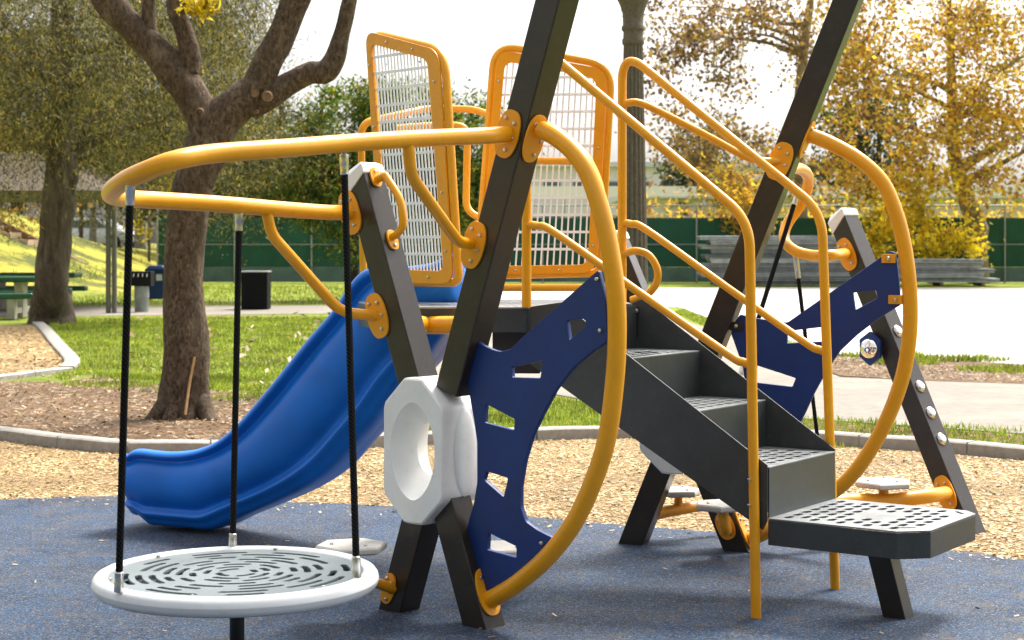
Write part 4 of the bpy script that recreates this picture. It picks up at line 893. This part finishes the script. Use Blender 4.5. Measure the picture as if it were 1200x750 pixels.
# ================================================================== FENCE, STACKS, LAMP POST
FY = 67.0
fn = thing('windscreen_fence', (12, FY, 0), 'long dark green windscreen fence on steel posts along the far edge of the park', 'fence')
x0, x1 = -13.9, 26.0
mb = MB(); n = 240
def cloth(x, z): return FY+.05*noise.noise(Vector((x*.8, z*1.4, 3)))+.03*noise.noise(Vector((x*3, z*3, 1)))
def clothmesh(mb, z0, z1, rows):
    vs = [(x0+(x1-x0)*i/n, cloth(x0+(x1-x0)*i/n, z0+(z1-z0)*j/rows), z0+(z1-z0)*j/rows) for j in range(rows+1) for i in range(n+1)]
    mb.add(vs, [(j*(n+1)+i, j*(n+1)+i+1, (j+1)*(n+1)+i+1, (j+1)*(n+1)+i) for j in range(rows) for i in range(n)])
clothmesh(mb, .62, 2.55, 8); mb.build('windscreen', FENCEM, fn, smooth=60)
mb = MB(); clothmesh(mb, .02, .615, 3); mb.build('lower_windscreen', FENCEL, fn, smooth=60)
k = 0; x = x0
while x < x1:
    mb = MB(); mb.tube([Vector((x, FY-.10, -.1)), Vector((x, FY-.10, 3.05))], .035, 10); mb.build('fence_post', GALV, fn, smooth=50); x += 3.02
mb = MB(); mb.tube([Vector((x0, FY-.10, 3.03)), Vector((x1, FY-.10, 3.03))], .028, 8); mb.tube([Vector((x0, FY-.10, 1.5)), Vector((x1, FY-.10, 1.5))], .018, 8); mb.build('top_rail', GALV, fn, smooth=50)
mb = MB()
for i in range(int((x1-x0)/.16)):
    for s_ in (1, -1):
        a = x0+i*.16; mb.tube([Vector((a, FY-.06, 2.5)), Vector((a+s_*.5, FY-.06, 3.0))], .0028, 4, cap=False)
mb.build('chain_link', WIRE, fn, smooth=0)

def ordinal(i, n): return ['topmost', 'second from the top', 'third from the top', 'fourth from the top', 'fifth from the top', 'sixth from the top', 'seventh from the top', 'eighth from the top', 'ninth from the top', 'tenth from the top', 'lowest'][i if i < n-1 else 10]
def stack(xa, xb, Yc, z0, z1, n, what, grp, seed):
    rnd = random.Random(seed); h = (z1-z0)/n
    for i in range(n):
        zt = z1-i*h; sh = rnd.uniform(-.35, .3); ex = rnd.uniform(-.25, .25); mb = MB(); L = xb-xa+ex; c = (xa+xb)/2+sh; dy = rnd.uniform(-.12, .12); tl = rnd.uniform(-.006, .006)
        base = Vector((c, Yc+dy, zt-h)); ax = (Vector((1, 0, tl)).normalized(), Vector((0, 1, 0)), Z)
        mb.frame_box(base+Z*(h*.70), ax, (L/2, .60, h*.20)); mb.frame_box(base+Z*(h*.22)-Vector((0, .57, 0)), ax, (L/2-.03, .02, h*.215)); mb.frame_box(base+Z*(h*.22)+Vector((0, .57, 0)), ax, (L/2-.03, .02, h*.215))
        for q in range(5): mb.frame_box(base+Z*(h*.22)+Vector((-L/2+.15+q*(L-.3)/4, 0, 0)), ax, (.03, .54, h*.21))
        if i % 4 == 2 or i % 7 == 4: mb.frame_box(base+Z*(h*.72)-Vector((0, .62, 0)), ax, (L/2-.2, .012, h*.1))
        tag(mb.build('metal_panel', PLANK, None, smooth=0, bevel=.008, seg=1), f'grey metal panel, {ordinal(i, n)} in the {what}', 'metal panel', grp)
stack(7.0, 12.95, 62.5, .0, 1.84, 11, 'tall stack behind the stair rails', 'metal panels piled in the tall stack', 3)
stack(13.7, 17.45, 62.5, .12, 1.0, 5, 'low stack right of the arc', 'metal panels piled in the low stack', 4)
for xa in (14.0, 15.6, 17.1): 
    mb = MB(); mb.box((xa, 62.5, .06), (.12, 1.2, .12)); tag(mb.build('timber_bearer', STEPW, None, bevel=.01), {14.0: 'left', 15.6: 'middle', 17.1: 'right'}[xa]+' timber bearer under the low panel stack', 'timber block', 'bearers under the low panel stack')

LPY = 17.2; lx = (742-600)*LPY/F
lp = thing('lamp_post', (lx, LPY, 0), 'thick fluted brown lamp post column rising behind the stairs', 'lamp post')
def flute(r, z, amp=.10, n=16, sides=96): return [Vector((lx+r*(1+amp*(abs(math.sin(n*math.pi*k/sides))-.5))*math.cos(2*math.pi*k/sides), LPY+r*(1+amp*(abs(math.sin(n*math.pi*k/sides))-.5))*math.sin(2*math.pi*k/sides), z)) for k in range(sides)]
mb = MB(); mb.loft([flute(.165-.0205*z, z, .14) for z in np.linspace(.35, 3.55, 12)]); mb.build('shaft', LAMP, lp, smooth=60)
mb = MB(); mb.lathe(Vector((lx, LPY, 0)), [(.26, 0), (.26, .12), (.22, .16), (.20, .3), (.175, .345)], 32); mb.build('base', LAMP, lp, smooth=35)
mb = MB(); mb.lathe(Vector((lx, LPY, 0)), [(.10, 3.545), (.112, 3.56), (.112, 3.60), (.102, 3.62), (.10, 3.68), (.118, 3.70), (.118, 3.73), (.104, 3.75), (.108, 3.86), (.135, 3.95), (.16, 4.0), (.16, 4.06), (.10, 4.1)], 32); mb.build('capital', LAMP, lp, smooth=40)

# ================================================================== LEFT BACKGROUND FURNITURE
def picnic(cx, cy, rz, label):
    t = thing('picnic_table', (cx, cy, 0), label, 'picnic table', 'green picnic tables'); C = Vector((cx, cy, 0)); a = Vector((math.cos(rz), math.sin(rz), 0)); b = Vector((-a.y, a.x, 0))
    for nm, off, z, w in (('tabletop', 0, .80, .40), ('bench', -.78, .47, .16), ('bench', .78, .47, .16)):
        mb = MB(); mb.frame_box(C+b*off+Z*z, (a, b, Z), (1.15, w, .06)); mb.build(nm, TABLEG, t, bevel=.04, seg=3)
    for s_ in (-1, 1):
        mb = MB(); c = C+a*(s_*.7); mb.prism([c+b*-.22+a*-.09, c+b*.22+a*-.09, c+b*.16+a*-.09+Z*.5, c+b*.30+a*-.09+Z*.75, c+b*-.30+a*-.09+Z*.75, c+b*-.16+a*-.09+Z*.5], a*.18)
        for q in (-.78, .78): mb.frame_box(c+b*q+Z*.21, (a, b, Z), (.08, .12, .21))
        mb.frame_box(c+Z*.16, (a, b, Z), (.07, .70, .06)); mb.build('support', CONCP, t, bevel=.01)
    return t
picnic(-10.95, 35.6, .05, 'green picnic table on concrete supports directly behind the thick grey trunk')
picnic(-11.3, 40.0, .02, 'farther green picnic table mostly hidden behind the first one')
# shelter
sh = thing('picnic_shelter', (-12.2, 42, 0), 'open picnic shelter with a low tan roof on paired steel posts', 'shelter')
for px in (127, 134):
    q = P(px, 300, 38.0); mb = MB(); mb.tube([Vector((q.x, q.y, -.1)), Vector((q.x, q.y, 2.65))], .058, 12); mb.build('roof_post', GALV if False else paint('olive_steel_post', (.11, .11, .085), .5, var=.2), sh, smooth=50)
for X_ in (-15.0,):
    mb = MB(); mb.tube([Vector((X_, 38, -.1)), Vector((X_, 38, 2.65))], .058, 12); mb.build('roof_post', MATS['olive_steel_post'], sh, smooth=50)
mb = MB(); e = 2.66
ring0 = [Vector((-17, 37.4, e)), Vector((-8.9, 37.4, e)), Vector((-8.9, 46.5, e)), Vector((-17, 46.5, e))]
mb.loft([ring0, [p+Z*.02 for p in ring0], [Vector((-14.5, 40.5, e+1.05)), Vector((-11.4, 40.5, e+1.05)), Vector((-11.4, 43.4, e+1.05)), Vector((-14.5, 43.4, e+1.05))]]); mb.build('roof', ROOFM, sh, smooth=0)
mb = MB(); mb.box((-12.95, 37.36, e-.08), (8.2, .07, .26)); mb.box((-8.86, 41.95, e-.08), (.07, 9.1, .26)); mb.build('fascia', FASCIA, sh, bevel=.01)
# barbecue on its stand
qb_ = G(167, 365); gb = thing('barbecue_grill', qb_, 'black park barbecue box on a metal drum stand left of the blue bin', 'barbecue')
mb = MB(); zt = P(0, 318, qb_.y).z; zm = P(0, 335, qb_.y).z
mb.frame_box(Vector((qb_.x, qb_.y, (zt+zm)/2)), (Vector((1, 0, 0)), Vector((0, 1, 0)), Z), (.23, .20, (zt-zm)/2)); mb.build('firebox', BLACKM, gb, bevel=.012)
for k in range(4): mb = MB(); mb.tube([Vector((qb_.x-.15+k*.1, qb_.y-.21, zt-.05)), Vector((qb_.x-.15+k*.1, qb_.y-.26, zt-.12))], .012, 8); mb.build('grate_lever', GALV, gb)
mb = MB(); mb.lathe(Vector((qb_.x-.02, qb_.y, 0)), [(.155, -.05), (.16, .3), (.17, .32), (.17, .34), (.165, zm-.005)], 24); mb.build('drum', paint('greenish_grey_drum', (.22, .25, .22), .6, var=.2), gb, smooth=40)
qc = G(184, 352); rb_ = thing('recycling_bin', qc, 'blue wheeled recycling bin beside the barbecue', 'recycling bin'); zt = P(0, 318, qc.y).z
mb = MB(); mb.loft([[qc+Vector((sx*w, sy*w, z)) for sx, sy in ((-1, -1), (1, -1), (1, 1), (-1, 1))] for w, z in ((.21, .04), (.25, zt))]); mb.build('body', BINB, rb_, bevel=.03)
mb = MB(); mb.loft([[qc+Vector((sx*w, sy*w+.02, z)) for sx, sy in ((-1, -1), (1, -1), (1, 1), (-1, 1))] for w, z in ((.28, zt+.005), (.28, zt+.06), (.18, zt+.16))]); mb.build('lid', BINB, rb_, bevel=.02)
mb = MB(); mb.box((qc.x+.11, qc.y-.252, zt-.16), (.16, .006, .17)); mb.build('sticker', WHITE, rb_)
for dx in (-.26, .21): mb = MB(); mb.lathe(qc+Vector((dx, .2, .09)), [(.09, 0), (.09, .05)], 16, Vector((1, 0, 0))); mb.build('wheel', TYRE, rb_, smooth=40)
qd = G(300, 362); ub = thing('utility_box', qd, 'black upright cabinet with a grey top on the lawn edge in front of the fence', 'utility box'); zt = P(0, 319, qd.y).z
mb = MB(); mb.frame_box(qd+Z*zt/2, (Vector((1, 0, 0)), Vector((0, 1, 0)), Z), (.31, .30, zt/2)); mb.build('body', BOXM, ub, bevel=.01)
mb = MB(); mb.frame_box(qd+Z*(zt+.016), (Vector((1, 0, 0)), Vector((0, 1, 0)), Z), (.325, .315, .015)); mb.build('top', BOXT, ub, bevel=.004)
q = G(181, 345); mb = MB(); mb.tube([Vector((q.x, 56, -.1)), Vector((q.x-.0, 56, 3.0))], .10, 12); tag(mb.build('steel_post', GALV, None, smooth=50), 'thick galvanised post rising behind the blue bin', 'post')
for px, Yp in ((148, 60),): pass
# bank steps
bs = thing('bank_steps', (-18.2, 60, 0), 'tan block steps with a brown side wall climbing the yellow bank', 'steps')
for k in range(6):
    xx = -16.2-k*.62; z = hz(xx-.3, 60)+.06; mb = MB(); mb.box((xx-.31, 60, z-.5), (.618, 1.4, 1.0)); mb.build('step', STEPM, bs, bevel=.02)
mb = MB(); pr = [(-13.6, .02), (-20.4, hz(-20.4, 61)+.55), (-20.4, hz(-20.4, 61)+.05), (-13.6, -.2)]
mb.prism([Vector((x, 60.8, z)) for x, z in pr], Vector((0, .3, 0))); mb.build('side_wall', STEPW, bs, bevel=.02)
# parked cars
def car(cx, cy, z0, rz, mat, label):
    t = thing('parked_car', (cx, cy, z0), label, 'car', 'cars parked beyond the bank'); a = Vector((math.cos(rz), math.sin(rz), 0)); b = Vector((-a.y, a.x, 0)); C = Vector((cx, cy, z0))
    def sec(x, zs, w): return [C+a*x+b*(s_*ww)+Z*z for z, ww, s_ in ([(zs[0], w*.92, -1), (zs[1], w, -1), (zs[2], w*.9, -1), (zs[2], w*.9, 1), (zs[1], w, 1), (zs[0], w*.92, 1)])]
    mb = MB(); mb.loft([sec(-2.2, (.35, .5, .75), .70), sec(-2.05, (.25, .55, .92), .84), sec(-1.2, (.22, .6, .98), .88), sec(.9, (.22, .6, .95), .88), sec(1.7, (.24, .58, .85), .85), sec(2.15, (.30, .5, .70), .72)]); bd = mb.build('body', mat, t, bevel=.03)
    mb = MB(); mb.loft([sec(-1.85, (.93, .95, 1.0), .74), sec(-1.3, (.95, 1.2, 1.42), .74), sec(-.2, (.95, 1.25, 1.50), .74), sec(.5, (.95, 1.2, 1.42), .74), sec(1.2, (.93, .95, .98), .74)]); mb.build('cabin', mat, t, bevel=.02)
    for s_ in (-1, 1):
        mb = MB(); mb.prism([C+a*x+b*(s_*.715)+Z*z for x, z in ((-1.45, 1.0), (-1.15, 1.33), (.4, 1.36), (.9, 1.0))], b*(s_*.03)); mb.build('side_window', GLASS, t)
        for x in (-1.35, 1.35):
            mb = MB(); mb.lathe(C+a*x+b*(s_*.72)+Z*.33, [(.32, 0), (.33, .03), (.33, .15), (.2, .17)], 20, b*s_); w_ = mb.build('wheel', TYRE, t, smooth=40)
            mb = MB(); mb.lathe(C+a*x+b*(s_*.885)+Z*.33, [(.19, 0), (.18, .02), (.02, .025)], 16, b*s_); mb.build('hubcap', GALV, w_, smooth=40)
    mb = MB(); mb.box(tuple(C+a*2.1+Z*.62), (.12, 1.2, .12), rz); mb.build('headlight', GLASS, t)
    return t
car(-21.6, 86, 1.32, .1, CARB, 'pale blue car behind the thin grey trunk'); car(-20.2, 83, 1.30, -.25, CARW, 'white car nosing out behind the pale trunks')

# ================================================================== BUILDINGS
def building(name, label, x0, x1, y, d, z0, z1, rows, wmat, roof_over=.8):
    t = thing(name, ((x0+x1)/2, y, 0), label, 'building')
    mb = MB(); mb.box(((x0+x1)/2, y+d/2, (z0+z1)/2), (x1-x0, d, z1-z0)); mb.build('wall', wmat, t)
    mb = MB(); mb.box(((x0+x1)/2, y+d/2, z1+.26), (x1-x0+roof_over*2, d+roof_over*2, .5)); mb.build('roof', BROOF, t, bevel=.05)
    for (zc, h, sp, w) in rows:
        n_ = int((x1-x0-2)/sp)
        for i in range(n_):
            cx = x0+1+sp*(i+.5); mb = MB(); mb.box((cx, y-.02, zc), (w, .10, h)); wn = mb.build('window', BTRIM, t); mb = MB(); mb.box((cx, y-.075, zc), (w-.16, .02, h-.16)); mb.build('pane', GLASS, wn)
    return t
building('white_building', 'long pale two storey building far behind the lamp post', -4, 26, 150, 18, 0, 8.2, [(6.4, 1.2, 2.6, 1.6), (3.4, 1.2, 2.6, 1.6)], BWALL)
building('low_building', 'low pale building with a flat overhanging roof behind the yellow trees', 9, 48, 118, 14, 0, 4.6, [], BWALL, 1.4)
mb = MB(); 
rl = thing('white_railing', (18, 92, 0), 'long white rail fence between the green fence and the pale buildings', 'railing')
mb.box((20, 92, 4.35), (44, .10, .55)); mb.build('rail', WHITE, rl)
for k in range(12): mb = MB(); mb.box((-1+k*3.8, 92.1, 2.05), (.16, .16, 4.1)); mb.build('rail_post', BTRIM, rl)
building('tan_building', 'low tan building behind the left end of the green fence', -16.5, -7, 84, 8, 0, 3.55, [], TAN, .3)
hb = MB()
rnd = random.Random(8)
hd_ = thing('hedge', (12, 88, 0), 'ragged yellow and green hedge in front of the white railing', 'hedge')
leaves('foliage', [((rnd.uniform(4, 34), rnd.uniform(87, 89), rnd.uniform(1.6, 3.6)), 1.) for _ in range(170)], L_AUT, hd_, .42, 16, .6, seed=77)

# ================================================================== LIGHT
w = bpy.data.worlds.new('World'); scene.world = w; w.use_nodes = True; nt = w.node_tree; bg = nt.nodes['Background']
sky = nt.nodes.new('ShaderNodeTexSky'); sky.sky_type = 'NISHITA'; sky.sun_disc = False
SUN_EL, SUN_AZ = 56.0, 38.0               # azimuth measured from +Y (away from the camera) towards +X
sky.sun_elevation = R(SUN_EL); sky.sun_rotation = R(SUN_AZ); sky.air_density = 1.0; sky.dust_density = 6.0; sky.ozone_density = .6; sky.altitude = 50
hs = nt.nodes.new('ShaderNodeHueSaturation'); hs.inputs['Saturation'].default_value = .25; nt.links.new(sky.outputs[0], hs.inputs['Color']); nt.links.new(hs.outputs[0], bg.inputs[0]); bg.inputs[1].default_value = .15
sl_ = bpy.data.lights.new('sun', 'SUN'); so = bpy.data.objects.new('sun', sl_); COL.objects.link(so)
sl_.energy = 2.3; sl_.angle = R(15); sl_.color = (1., .94, .84)
az, el = R(SUN_AZ), R(SUN_EL); dirv = Vector((math.sin(az)*math.cos(el), math.cos(az)*math.cos(el), math.sin(el)))
so.rotation_euler = dirv.to_track_quat('Z', 'Y').to_euler(); so.location = (10, 10, 30)
scene.view_settings.view_transform = 'Standard'; scene.view_settings.look = 'None'; scene.view_settings.exposure = 1.28; scene.view_settings.gamma = 1.0
scene.render.engine = 'CYCLES'
try: scene.cycles.use_denoising = True
except Exception: pass
scene.cycles.max_bounces = 8; scene.cycles.transparent_max_bounces = 8
